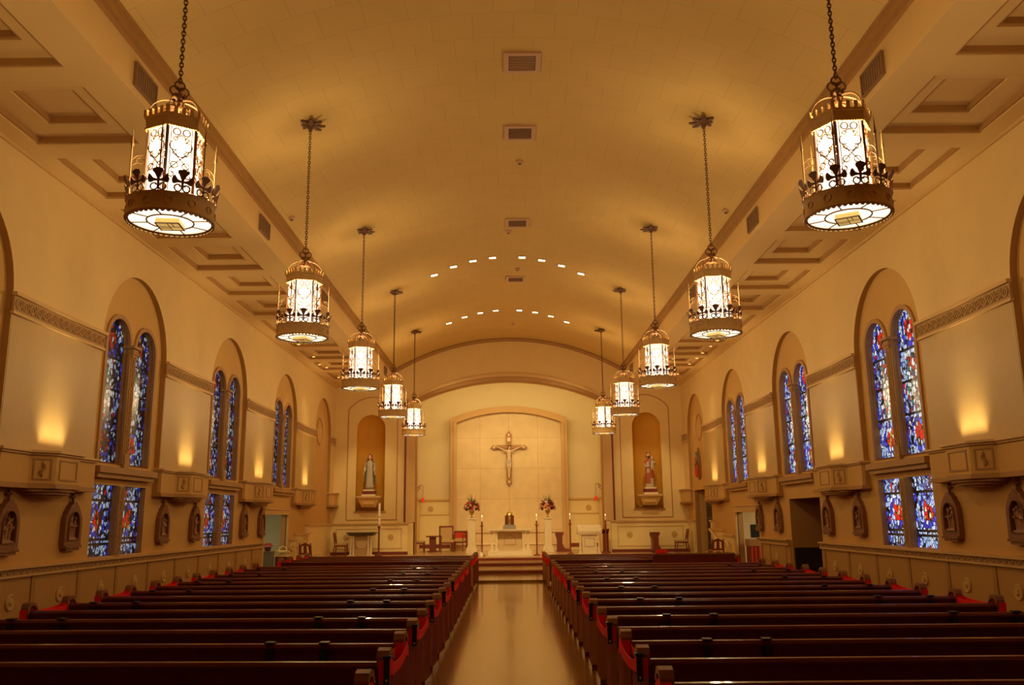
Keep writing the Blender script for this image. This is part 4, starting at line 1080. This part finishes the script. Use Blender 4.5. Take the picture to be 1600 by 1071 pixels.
# flower pedestals and arrangements
def pedestal(x, lb):
    r = thing('pedestal', lb, 'pedestal', (x, 35.0, STG), 0, 'flower pedestals')
    MB().box(-.22, .22, -.22, .22, 0, .16).box(-.20, .20, -.20, .20, .16, .20).box(-.17, .17, -.17, .17, .20, .28).build('base', marble, r)
    b = MB().box(-.135, .135, -.135, .135, .28, 1.25)
    for e in (-1, 1): b.box(-.10, .10, e*.135-.012, e*.135+.012, .34, 1.2)
    b.build('shaft', marble, r)
    MB().box(-.16, .16, -.16, .16, 1.25, 1.29).box(-.20, .20, -.20, .20, 1.29, 1.345).build('capital', marble, r)
    return r
pedestal(-1.50, 'square cream pedestal with flowers left of the altar'); pedestal(1.51, 'square cream pedestal with flowers right of the altar')
def bouquet(x, lb, seed):
    rd = random.Random(seed)
    r = thing('flower_arrangement', lb, 'flowers', (x, 35.0, STG+1.345), 0, 'altar bouquets')
    MB().lathe([(.07, 0), (.075, .015), (.03, .04), (.025, .10), (.07, .16), (.105, .24), (.115, .28), (.095, .28), (.02, .2)], n=18).build('urn', bronze, r)
    fo_ = MB()
    for i in range(110):
        a = rd.uniform(0, 2*pi); e = rd.uniform(-.3, 1.3); R_ = rd.uniform(.22, .36)
        d = Vector((cos(a)*cos(e), sin(a)*cos(e), sin(e))); p = Vector((0, 0, .375))+d*R_*.75
        fo_.tube([p, p+d*.06+Vector((rd.uniform(-.02, .02), 0, .02)), p+d*.15], [.004, .020, .002], 4, flat=(1.6, .3))
    for i in range(7):
        a = rd.uniform(0, 2*pi); fo_.tube([(0, 0, .4), (.08*cos(a), .08*sin(a), .65), (.20*cos(a), .16*sin(a), rd.uniform(.78, .98))], [.008, .012, .002], 5)
    fo_.build('foliage', leaf_m, r)
    ms = [bloom_r, bloom_o, bloom_p, bloom_d, bloom_o, bloom_r]
    for i in range(34):
        a = i*2.39996; e = -.25+1.55*(i/34.); d = Vector((cos(a)*cos(e), sin(a)*cos(e), sin(e))); p = Vector((0, 0, .385))+Vector((d.x*.29, d.y*.27, d.z*.25)); sz = rd.uniform(.045, .07)
        q_ = d.to_track_quat('Z', 'Y').to_matrix(); b = MB()
        for t in range(7):
            aa = 2*pi*t/7; c0 = p+q_ @ Vector((cos(aa)*sz*.6, sin(aa)*sz*.6, .0)); b.ball(c0, sz*.5, sz*.5, sz*.45, 6, 4)
        b.ball(p+d*sz*.3, sz*.45, n=6, m=4)
        b.build('blossom', ms[3] if e < .0 and i % 2 else ms[rd.randrange(6)], r)
    return r
bouquet(-1.50, 'round bouquet of coral, red and cream flowers in an urn left of the altar', 3); bouquet(1.51, 'round bouquet of red, coral and plum flowers in an urn right of the altar', 8)
# candlesticks
def candlestick(x, y, h, lb, big=False):
    r = thing('candlestick', lb, 'candlestick', (x, y, STG), 0, 'standing candlesticks')
    if big:
        MB().lathe([(.16, 0), (.16, .03), (.05, .07), (.035, .12), (.03, h*.52), (.055, h*.53), (.055, h*.56), (.03, h*.57)], n=14).build('stand', chair_wood, r)
        MB().lathe([(.05, h*.57), (.05, h*.63), (.04, h*.64), (.04, h*.99), (.035, h)], n=14).build('candle', candle_m, r)
        MB().torus((0, 0, h*.60), .052, .012, (0, 0, 1), 14, 5).torus((0, 0, h*.74), .044, .01, (0, 0, 1), 14, 5).build('band', gold, r)
    else:
        MB().lathe([(.13, 0), (.13, .02), (.05, .05), (.03, .08), (.028, h*.74), (.06, h*.77), (.03, h*.79), (.025, h*.88)], n=14).build('stand', chair_wood, r)
        for i in range(4): a = pi/2*i; MB().tube([(.02*cos(a), .02*sin(a), h*.78), (.07*cos(a), .07*sin(a), h*.75), (.075*cos(a), .075*sin(a), h*.80)], .008, 5).build('scroll', brass, r)
        MB().lathe([(.022, h*.88), (.022, h*.98), (.012, h)], n=12).build('candle', candle_m, r)
        MB().lathe([(.0, h), (.014, h+.02), (.008, h+.05), (0, h+.07)], n=8).build('flame', flame_m, r)
for x, y, h, lb in ((-1.01, 32.0, 1.38, 'slim wooden candlestick with a lit candle, left of the altar'), (.97, 32.0, 1.40, 'slim wooden candlestick with a lit candle, right of the altar'), (2.25, 33.0, 1.42, 'slim wooden candlestick with a lit candle, left of the marble ambo'), (3.575, 33.0, 1.38, 'slim wooden candlestick with a lit candle, right of the marble ambo')): candlestick(x, y, h, lb)
candlestick(-4.87, 33.0, 1.92, 'tall paschal candle on a wooden stand left of the chancel', True)
be = thing('bell', 'small white and brass bell at the foot of the left candlestick', 'bell', (-1.02, 31.6, STG))
MB().lathe([(.07, 0), (.075, .03), (.06, .10), (.04, .14), (0, .15)], n=14).build('dome', candle_m, be); MB().tube([(0, 0, .15), (0, 0, .22)], .012, 6).build('handle', brass, be)
# statues
def base_block(r, w1, h):
    MB().box(-w1, w1, -w1*.8, w1*.8, 0, h*.28).build('plinth', bloom_p if False else marble, r); MB().box(-w1*.92, w1*.92, -w1*.72, w1*.72, h*.28, h*.78).build('plinth_band', dark_red_trim, r); MB().box(-w1*.78, w1*.78, -w1*.64, w1*.64, h*.78, h).build('plinth_top', marble, r)
def corbel(s, z0, z1):
    r = thing('statue_corbel', 'cream corbel shelf under the %s niche statue' % ('left' if s < 0 else 'right'), 'corbel', (s*NX, YE-.02, 0), 0, 'niche corbels')
    MB().box(-.46, .46, -.42, .12, z1-.06, z1).box(-.43, .43, -.39, .1, z1-.10, z1-.06).build('shelf', trim_light, r)
    b = MB(); v1 = [(-.40, -.36, z1-.1), (.40, -.36, z1-.1), (.40, .1, z1-.1), (-.40, .1, z1-.1), (-.26, -.26, z0), (.26, -.26, z0), (.26, .1, z0), (-.26, .1, z0)]
    b.add(v1, [(0, 1, 2, 3), (7, 6, 5, 4), (0, 4, 5, 1), (1, 5, 6, 2), (2, 6, 7, 3), (3, 7, 4, 0)]); b.box(-.22, .22, -.33, -.2, z0+.10, z1-.18); b.build('bracket', plaster, r)
corbel(-1, 2.20, 2.62); corbel(1, 2.18, 2.58)
def hand(b, p, d, side, up=Vector((0, 0, 1)), sz=.055):
    d = Vector(d).normalized(); sd_ = d.cross(up).normalized()*side; p = Vector(p); q_ = p+d*sz*.9
    b.tube([p, p+d*sz*.5, q_], [sz*.30, sz*.36, sz*.30], 8)
    for i, (l, o) in enumerate(((.72, -.27), (.85, -.09), (.8, .09), (.6, .27))):
        a = q_+sd_*sz*o; m_ = a+d*sz*l*.55; b.tube([a-d*sz*.2, m_, m_+(d*.8-up*.25)*sz*l*.45], [sz*.11, sz*.10, sz*.075], 6)
    a = p+d*sz*.3+sd_*sz*-.32; b.tube([a, a+(d*.7-sd_*.6)*sz*.5, a+(d*1.0-sd_*.5)*sz*.75], [sz*.13, sz*.11, sz*.08], 6)
def head(b, c, s_, face=-1):
    b.ball(c, .082*s_, .095*s_, .115*s_, 14, 10); x, y, z = c
    b.tube([(x, y-.092*s_, z+.02*s_), (x, y-.108*s_, z-.02*s_), (x, y-.094*s_, z-.03*s_)], [.008*s_, .015*s_, .010*s_], 6)
    b.ball((x, y-.075*s_, z-.075*s_), .04*s_, .028*s_, .03*s_, 8, 6); b.ball((x, y-.087*s_, z-.052*s_), .026*s_, .012*s_, .008*s_, 8, 5)
    for e in (-1, 1): b.ball((x+e*.032*s_, y-.082*s_, z+.018*s_), .016*s_, .012*s_, .008*s_, 6, 5); b.ball((x+e*.082*s_, y, z-.005*s_), .012*s_, .02*s_, .03*s_, 6, 5)
# left: woman in a pale robe and teal mantle, hands lowered and open
sm_ = thing('statue', 'painted statue of a woman in an ivory robe and teal mantle, left niche', 'statue', (-5.43, YE-.14, 2.62))
base_block(sm_, .27, .25)
B0 = .25; b = MB()
b.ball((0, 0, B0+.05), .17, .15, .09, 14, 8)
b.loft([(0, 0, B0+.05, .165, .13, .05), (0, 0, B0+.30, .145, .115, .05), (0, 0, B0+.60, .13, .10, .035), (0, 0, B0+.80, .115, .088, .02), (0, 0, B0+.90, .12, .09), (0, 0, B0+1.02, .135, .085), (0, 0, B0+1.085, .105, .07), (0, 0, B0+1.12, .05, .05), (0, 0, B0+1.16, .04, .042)], 32)
head(b, (0, -.015, B0+1.245), .92)
for e in (-1, 1):
    b.tube([(e*.125, 0, B0+1.03), (e*.165, -.01, B0+.86), (e*.195, -.07, B0+.70)], [.052, .05, .046], 10)
    b.tube([(e*.195, -.07, B0+.70), (e*.205, -.09, B0+.64)], [.026, .02], 8)
    hand(b, (e*.205, -.09, B0+.64), (e*.25, -.25, -1), e, Vector((0, 1, 0)), .06)
def pickm(c):
    z = c.z-B0
    if z > 1.115: return 1
    if z < .70 and abs(c.x) > .185 and z > .45: return 1
    return 2 if z < .10 else 0
sculpt(b, 'figure', [robe_w, skin_m, grey_stone], sm_, .0085, pickm)
b = MB()
for e in (-1, 1):
    b.loft([(e*.12, .05, B0+.16, .065, .07, .06), (e*.145, .045, B0+.45, .06, .08, .06), (e*.165, .03, B0+.72, .05, .085, .04), (e*.145, .025, B0+.92, .055, .085, .03), (e*.10, .03, B0+1.07, .06, .08, .02), (e*.04, .05, B0+1.13, .05, .06)], 18)
sculpt(b, 'mantle', robe_b, sm_, .010)
b = MB().ball((0, .018, B0+1.27), .093, .098, .105, 14, 9)
for e in (-1, 1): b.tube([(e*.07, .0, B0+1.27), (e*.085, .01, B0+1.16), (e*.10, .0, B0+1.06)], [.03, .028, .018], 8)
sculpt(b, 'hair', hair_m, sm_, .009)
# right: bearded man in a brick robe carrying a child
sj = thing('statue', 'painted statue of a bearded man in brick red carrying a child, right niche', 'statue', (5.47, YE-.14, 2.58))
base_block(sj, .27, .27); B0 = .27; b = MB()
b.loft([(0, 0, B0, .17, .14, .05), (0, 0, B0+.3, .155, .125, .06), (0, 0, B0+.62, .15, .115, .045), (0, 0, B0+.85, .155, .11, .02), (0, 0, B0+1.0, .16, .095), (0, 0, B0+1.07, .12, .075), (0, 0, B0+1.12, .05, .05), (0, 0, B0+1.17, .042, .044)], 32)
head(b, (-.03, -.02, B0+1.245), .92)
b.tube([(-.14, 0, B0+1.02), (-.19, -.04, B0+.86), (-.14, -.13, B0+.78), (-.04, -.16, B0+.80)], [.052, .05, .042, .03], 10); hand(b, (-.04, -.16, B0+.80), (1, -.1, .15), 1, Vector((0, 0, 1)), .055)
b.tube([(.14, 0, B0+1.02), (.20, -.05, B0+.90), (.16, -.15, B0+.84)], [.05, .048, .036], 10); hand(b, (.16, -.15, B0+.84), (-1, -.15, .1), -1, Vector((0, 0, 1)), .055)
def pickj(c):
    z = c.z-B0
    if z > 1.125: return 1
    if c.y < -.145 and .74 < z < .92: return 1
    if z < .13 or (c.x > .02 and z < .35 and c.y < -.02): return 2
    if c.y < -.07 and c.x < -.02 and .55 < z < .98: return 2
    return 0
sculpt(b, 'figure', [robe_r, skin_m, robe_w], sj, .0085, pickj)
b = MB(); cx0, cy0, cz0 = .10, -.13, B0+.86
b.loft([(cx0, cy0, cz0-.12, .075, .06, .05), (cx0, cy0, cz0, .07, .06, .03), (cx0, cy0, cz0+.12, .062, .05), (cx0, cy0, cz0+.18, .03, .03)], 18)
head(b, (cx0, cy0-.01, cz0+.245), .68)
b.tube([(cx0+.05, cy0, cz0+.13), (cx0+.09, cy0-.05, cz0+.07), (cx0+.05, cy0-.09, cz0+.05)], [.026, .022, .016], 8); hand(b, (cx0+.05, cy0-.09, cz0+.05), (-1, -.3, .2), -1, Vector((0, 0, 1)), .036)
b.tube([(cx0-.05, cy0, cz0+.13), (cx0-.10, cy0-.04, cz0+.12), (cx0-.11, cy0-.07, cz0+.18)], [.026, .022, .015], 8); hand(b, (cx0-.11, cy0-.07, cz0+.18), (0, -.2, 1), 1, Vector((1, 0, 0)), .036)
for e in (-1, 1): b.tube([(cx0+e*.03, cy0-.03, cz0-.10), (cx0+e*.035, cy0-.06, cz0-.20), (cx0+e*.035, cy0-.09, cz0-.21)], [.024, .018, .014], 7)
sculpt(b, 'child_figure', [robe_w, skin_m], sj, .0075, lambda c: 1 if (c.z > cz0+.17 or c.z < cz0-.14) else 0)
b = MB().ball((-.03, .01, B0+1.285), .088, .095, .085, 12, 8); b.ball((-.03, -.085, B0+1.165), .05, .035, .05, 9, 6); b.tube([(-.10, .0, B0+1.26), (-.10, .02, B0+1.15)], [.022, .018], 6); b.tube([(.04, .0, B0+1.26), (.05, .02, B0+1.15)], [.022, .018], 6)
b.build('hair', hair_m, sj)
b = MB().ball((cx0, cy0+.015, cz0+.27), .062, .066, .06, 10, 7); b.build('child_hair', cane, sj)
# painted relief in the right blind niche
ic = thing('relief_figure', 'painted relief of a robed figure with a green hood on the right wall niche', 'relief', (WL-.01, yc(1, 3)-.05, 3.03), -pi/2)
MB().prism([[(0, 0), (.22, .12), (.27, .45), (.22, .80), (.10, 1.02), (0, 1.16), (-.10, 1.02), (-.22, .80), (-.27, .45), (-.22, .12)]], lambda u, v_, t: (u, t, v_), -.06, .0).build('back_panel', cw, ic)
b = MB(); b.loft([(0, -.08, .10, .13, .08, .05), (0, -.09, .35, .15, .09, .06), (0, -.09, .60, .14, .09, .04), (0, -.09, .74, .11, .08), (0, -.09, .80, .05, .05)], 22); head(b, (0, -.12, .88), .75)
b.tube([(-.11, -.1, .70), (-.13, -.16, .58), (-.02, -.2, .60)], [.04, .036, .02], 8); b.tube([(.11, -.1, .70), (.13, -.16, .58), (.02, -.2, .60)], [.04, .036, .02], 8)
hand(b, (-.02, -.2, .60), (.2, -.1, 1), 1, Vector((0, 1, 0)), .045); hand(b, (.02, -.2, .60), (-.2, -.1, 1), -1, Vector((0, 1, 0)), .045)
sculpt(b, 'figure', [bloom_r, skin_m, robe_r], ic, .009, lambda c: 1 if (c.z > .80 or c.y < -.18) else (0 if c.z < .35 else 2))
b = MB().ball((0, -.09, .92), .085, .075, .09, 12, 8)
for e in (-1, 1): b.loft([(e*.16, -.05, .55, .04, .05, .05), (e*.15, -.06, .75, .05, .06, .03), (e*.08, -.06, .90, .05, .05)], 14)
sculpt(b, 'hood', mat('green_hood', (.16, .20, .10), .6, var=.2), ic, .01)
# furniture of the sanctuary
def side_chair(x, y, rz, lb, z=STG):
    r = thing('side_chair', lb, 'chair', (x, y, z), rz, 'sanctuary chairs')
    MB().box(-.22, .22, -.21, .21, .40, .46).build('seat', cane, r); MB().box(-.225, .225, -.215, .215, .34, .40).build('seat_frame', chair_wood, r)
    for sx in (-1, 1):
        MB().tube([(sx*.20, -.19, .36), (sx*.20, -.20, 0)], [.024, .018], 6).build('leg', chair_wood, r)
        MB().tube([(sx*.20, .27, 0), (sx*.20, .20, .42), (sx*.18, .27, .86)], [.02, .024, .018], 6).build('leg', chair_wood, r)
    b = MB(); b.prism([[(-.18, .50), (.18, .50), (.17, .80), (.0, .87), (-.17, .80)], [(-.13, .56), (-.05, .56), (-.04, .78), (-.12, .76)], [(.05, .56), (.13, .56), (.12, .76), (.04, .78)]], lambda u, v_, t: (u, .215+(v_-.46)*.13+t, v_), -.012, .012); b.build('backrest', chair_wood, r)
    return r
side_chair(-6.32, 33.3, pi/2, 'wooden side chair with a pale seat in the left corner of the sanctuary')
side_chair(6.45, 33.4, -pi/2, 'wooden side chair with a pale seat in the right corner of the sanctuary')
side_chair(-6.36, 28.0, pi*.95, 'wooden side chair with a slatted back beside the left handrail', .175)
side_chair(6.46, 28.0, pi*1.05, 'wooden side chair beside the right handrail', .175)
side_chair(-3.66, 35.9, pi/2, 'wooden side chair left of the small chancel table')
t = thing('table', 'small square wooden pedestal table between chairs in the left chancel', 'table', (-3.14, 36.2, STG))
MB().box(-.25, .25, -.28, .28, .60, .65).build('tabletop', chair_wood, t); MB().box(-.13, .13, -.13, .13, .06, .60).build('pillar', chair_wood, t); MB().box(-.22, .22, -.2, .2, 0, .06).build('base', chair_wood, t)
def armchair(x, y, rz, lb, back_m, bh):
    r = thing('armchair', lb, 'armchair', (x, y, STG), rz, 'chancel armchairs')
    MB().box(-.25, .25, -.25, .22, .40, .50).build('seat', cane, r)
    MB().box(-.25, .25, .20, .25, .52, bh-.04).build('back_panel', back_m, r)
    f = MB().box(-.29, -.24, .19, .26, 0, bh).box(.24, .29, .19, .26, 0, bh).box(-.29, .29, .19, .26, bh-.04, bh+.02).box(-.27, .27, .19, .26, .40, .48); f.build('back_frame', chair_wood, r)
    for e in (-1, 1):
        MB().tube([(e*.26, .22, .68), (e*.27, -.05, .66), (e*.27, -.24, .64)], .025, 6).build('armrest', chair_wood, r)
        MB().tube([(e*.26, -.23, .64), (e*.25, -.22, .40), (e*.26, -.23, 0)], [.022, .026, .02], 6).build('leg', chair_wood, r)
    MB().box(-.24, .24, -.24, .2, .34, .40).build('seat_frame', chair_wood, r)
    return r
armchair(-2.55, 36.0, .2, 'high-backed wooden armchair with tan upholstery in the left chancel', cane, 1.02)
armchair(-2.12, 36.95, -.3, 'lower armchair with a red back beside the tan one', bloom_r, .80)
# side altar, left
sa = thing('side_altar', 'small side altar with a dark slab top and pale columns under the left statue', 'altar', (-5.57, 33.45, STG))
MB().box(-.55, .55, -.28, .3, .80, .86).box(-.48, .48, -.24, .28, .74, .80).build('tabletop', dark_top, sa)
for x in (-.40, -.30, .26, .36):
    MB().lathe([(.055, 0), (.055, .04), (.04, .07), (.034, .66), (.05, .70), (.05, .74)], (x, -.15, 0), 12).build('column', marble, sa)
MB().box(-.36, .36, .0, .2, 0, .74).build('back_panel', tan_stone, sa); MB().prism([[(-.22, .55), (-.22, .44)] + [(.22*sin(-pi/2+pi*i/10), .44-.18*cos(-pi/2+pi*i/10)) for i in range(11)] + [(.22, .55)]], F, -.03, .0).build('carved_swag', marble, sa)
MB().box(-.52, -.24, -.24, .1, 0, .03).box(.2, .5, -.24, .1, 0, .03).build('plinth', marble, sa)
# ambo, right
am = thing('ambo', 'cream marble ambo with a slanted reading top right of the altar', 'ambo', (2.97, 33.2, STG))
MB().add([(-.44, -.2, .82), (.44, -.2, .82), (.44, .3, .82), (-.44, .3, .82), (-.44, -.02, 1.05), (.44, -.02, 1.05), (.44, .3, .86), (-.44, .3, .86)], [(3, 2, 1, 0), (4, 5, 6, 7), (0, 1, 5, 4), (1, 2, 6, 5), (2, 3, 7, 6), (3, 0, 4, 7)]).build('reading_top', marble, am)
MB().box(-.46, .46, -.23, .32, .75, .80).box(-.43, .43, -.2, .3, .70, .75).build('cornice', marble, am)
for x in (-.35, .35):
    MB().box(x-.06, x+.06, -.2, -.08, 0, .06).lathe([(.05, .06), (.04, .09), (.037, .60), (.055, .66), (.055, .70)], (x, -.14, 0), 12).build('column', marble, am)
MB().box(-.27, .27, -.1, .25, 0, .72).build('body', marble, am); MB().prism([rect(-.2, .2, .25, .58), rect(-.17, .17, .28, .55)], F, -.115, -.09).build('carved_panel', tan_stone, am)
# kneelers
def kneeler(x, y, s, lb):
    r = thing('prie_dieu', lb, 'kneeler', (x, y, STG), 0, 'kneelers')
    pf = [(-.14, .72), (.16, .72), (.16, .68), (.11, .60), (.11, .28), (.20, .14), (.42, .06), (.46, .0), (-.10, 0), (-.10, .5), (-.14, .62)]
    for yy in (-.26, .22): MB().prism([[(s*a, b_) for a, b_ in pf]], lambda u, v_, t: (u, t, v_), yy, yy+.04).build('side_panel', chair_wood, r)
    MB().box(s*-.15, s*.17, -.27, .27, .72, .75).build('arm_top', chair_wood, r); MB().box(s*.15, s*.44, -.22, .22, .05, .11).build('knee_pad', ribbon_m if False else bloom_r, r); MB().box(s*-.10, s*-.07, -.22, .22, .05, .68).build('front_panel', chair_wood, r)
kneeler(5.45, 33.4, 1, 'brown wooden kneeler under the right niche statue'); kneeler(1.98, 35.5, 1, 'brown wooden kneeler between the right bouquet and a candlestick')
lt = thing('lectern', 'slim dark red wooden lectern behind the candlestick right of the ambo', 'lectern', (3.64, 33.7, STG))
MB().box(-.10, .10, -.1, .15, .05, .72).build('column', chair_wood, lt); MB().obox((0, .0, .80), (.26, .34, .03), Matrix.Rotation(-.5, 3, 'X')).build('desk', chair_wood, lt); MB().box(-.16, .16, -.18, .2, 0, .05).build('base', chair_wood, lt)
# sanctuary lamps
for s in (-1, 1):
    r = thing('sanctuary_lamp', 'red glass sanctuary lamp hanging from a bracket, %s chancel wall' % ('left' if s < 0 else 'right'), 'lamp', (0, 0, 0), 0, 'sanctuary lamps')
    X = s*3.70; Y = 37.6
    MB().tube([(s*(CX-.01), Y, 3.05), (s*3.8, Y, 3.15), (X, Y, 3.13)], .014, 6).tube([(s*(CX-.01), Y, 2.9), (s*3.86, Y, 2.98), (s*3.82, Y, 3.1)], .01, 5).torus((s*3.87, Y, 3.02), .05, .008, (0, 1, 0), 12, 4).build('bracket', iron, r)
    c = MB()
    for i in range(3): a = 2*pi*i/3; c.tube([(X, Y, 3.12), (X+.05*cos(a), Y+.05*sin(a), 2.62)], .005, 4)
    c.build('chain', iron, r)
    MB().lathe([(.0, 2.42), (.03, 2.42), (.055, 2.47), (.06, 2.60), (.052, 2.62)], (X, Y, 0), 14).build('glass', red_glass, r); MB().torus((X, Y, 2.61), .058, .008, (0, 0, 1), 16, 5).build('rim', brass, r)
# left doorway: bin with red flowers, small stand with an arched sign
r = thing('bin', 'tall grey metal bin holding red flowers in the left doorway', 'bin', (-7.17, 26.3, 0))
MB().box(-.16, .16, -.16, .16, 0, .82).box(-.18, .18, -.18, .18, .82, .85).build('body', grey_metal, r)
r = thing('poinsettia', 'bunch of red flowers on top of the grey bin in the left doorway', 'flowers', (-7.17, 26.3, .85))
MB().lathe([(.08, 0), (.11, .12), (.09, .12), (0, .10)], n=10).build('pot', bloom_d, r)
for i in range(12):
    a = i*2.4; rr = .05+.01*i; b = MB(); c0 = (rr*cos(a), rr*sin(a), .115+.008*(12-i))
    for t in range(6): q_ = 2*pi*t/6; b.tube([c0, (c0[0]+.03*cos(q_), c0[1]+.03*sin(q_), c0[2]+.012), (c0[0]+.055*cos(q_), c0[1]+.055*sin(q_), c0[2])], [.004, .016, .002], 4)
    b.build('blossom', bloom_r, r)
r = thing('votive_stand', 'small wooden stand with a cream arched top board in the left doorway', 'stand', (-6.80, 26.6, 0))
MB().box(-.18, .18, -.15, .15, .05, .68).build('body', chair_wood, r); MB().box(-.21, .21, -.18, .18, .68, .74).box(-.20, .20, -.17, .17, .80, .84).build('shelf', wains_y, r)
MB().prism([[(-.13, .84), (.13, .84)] + [(.13*cos(pi*i/12), .86+.13*sin(pi*i/12)) for i in range(13)], [(-.09, .86), (.09, .86)] + [(.09*cos(pi*i/12), .87+.09*sin(pi*i/12)) for i in range(13)]], F, .0, .03).build('arched_board', wains_y, r)
# right doorway: slatted cabinet and black monitor
r = thing('slatted_cabinet', 'wooden cabinet with red slats inside the right doorway', 'cabinet', (7.45, 26.5, 0))
MB().box(-.30, .30, 0, .4, 0, .84).build('body', chair_wood, r); MB().box(-.32, .32, -.03, .42, .84, 1.04).build('top_panel', trim_brown, r)
for i in range(5): MB().box(-.27+.11*i, -.21+.11*i, -.03, .0, .03, .82).build('slat', bloom_r, r)
r = thing('monitor', 'black flat monitor on the slatted cabinet in the right doorway', 'monitor', (7.5, 26.6, 1.04))
MB().box(-.27, .25, -.02, .03, .04, .43).build('screen', black_m, r); MB().box(-.1, .1, -.06, .08, 0, .02).box(-.02, .02, -.0, .03, .02, .05).build('foot', black_m, r)
# ------------------------------------------------------------------ extra light the building has
light('AREA', 'chancel_cove_light', (0, YE+.9, 7.0), 105, (1, .76, .37), None, (0, YC2, 3.5), shape='RECTANGLE', size=6.5, size_y=.3)
for s in (-1, 1):
    light('SPOT', 'niche_spot', (s*5.0, 30.6, 6.75), 260, (1, .80, .42), None, (s*5.45, 34.2, 2.6), spot_size=radians(46), spot_blend=.8, shadow_soft_size=.05)
light('AREA', 'left_room_light', (-8.2, 26.2, 2.4), 16, (1, .9, .6), None, (-8.2, 26.2, 0), shape='SQUARE', size=.5)
light('AREA', 'right_room_light', (8.2, 26.2, 2.4), 22, (1, .9, .66), None, (8.2, 26.2, 0), shape='SQUARE', size=.5)
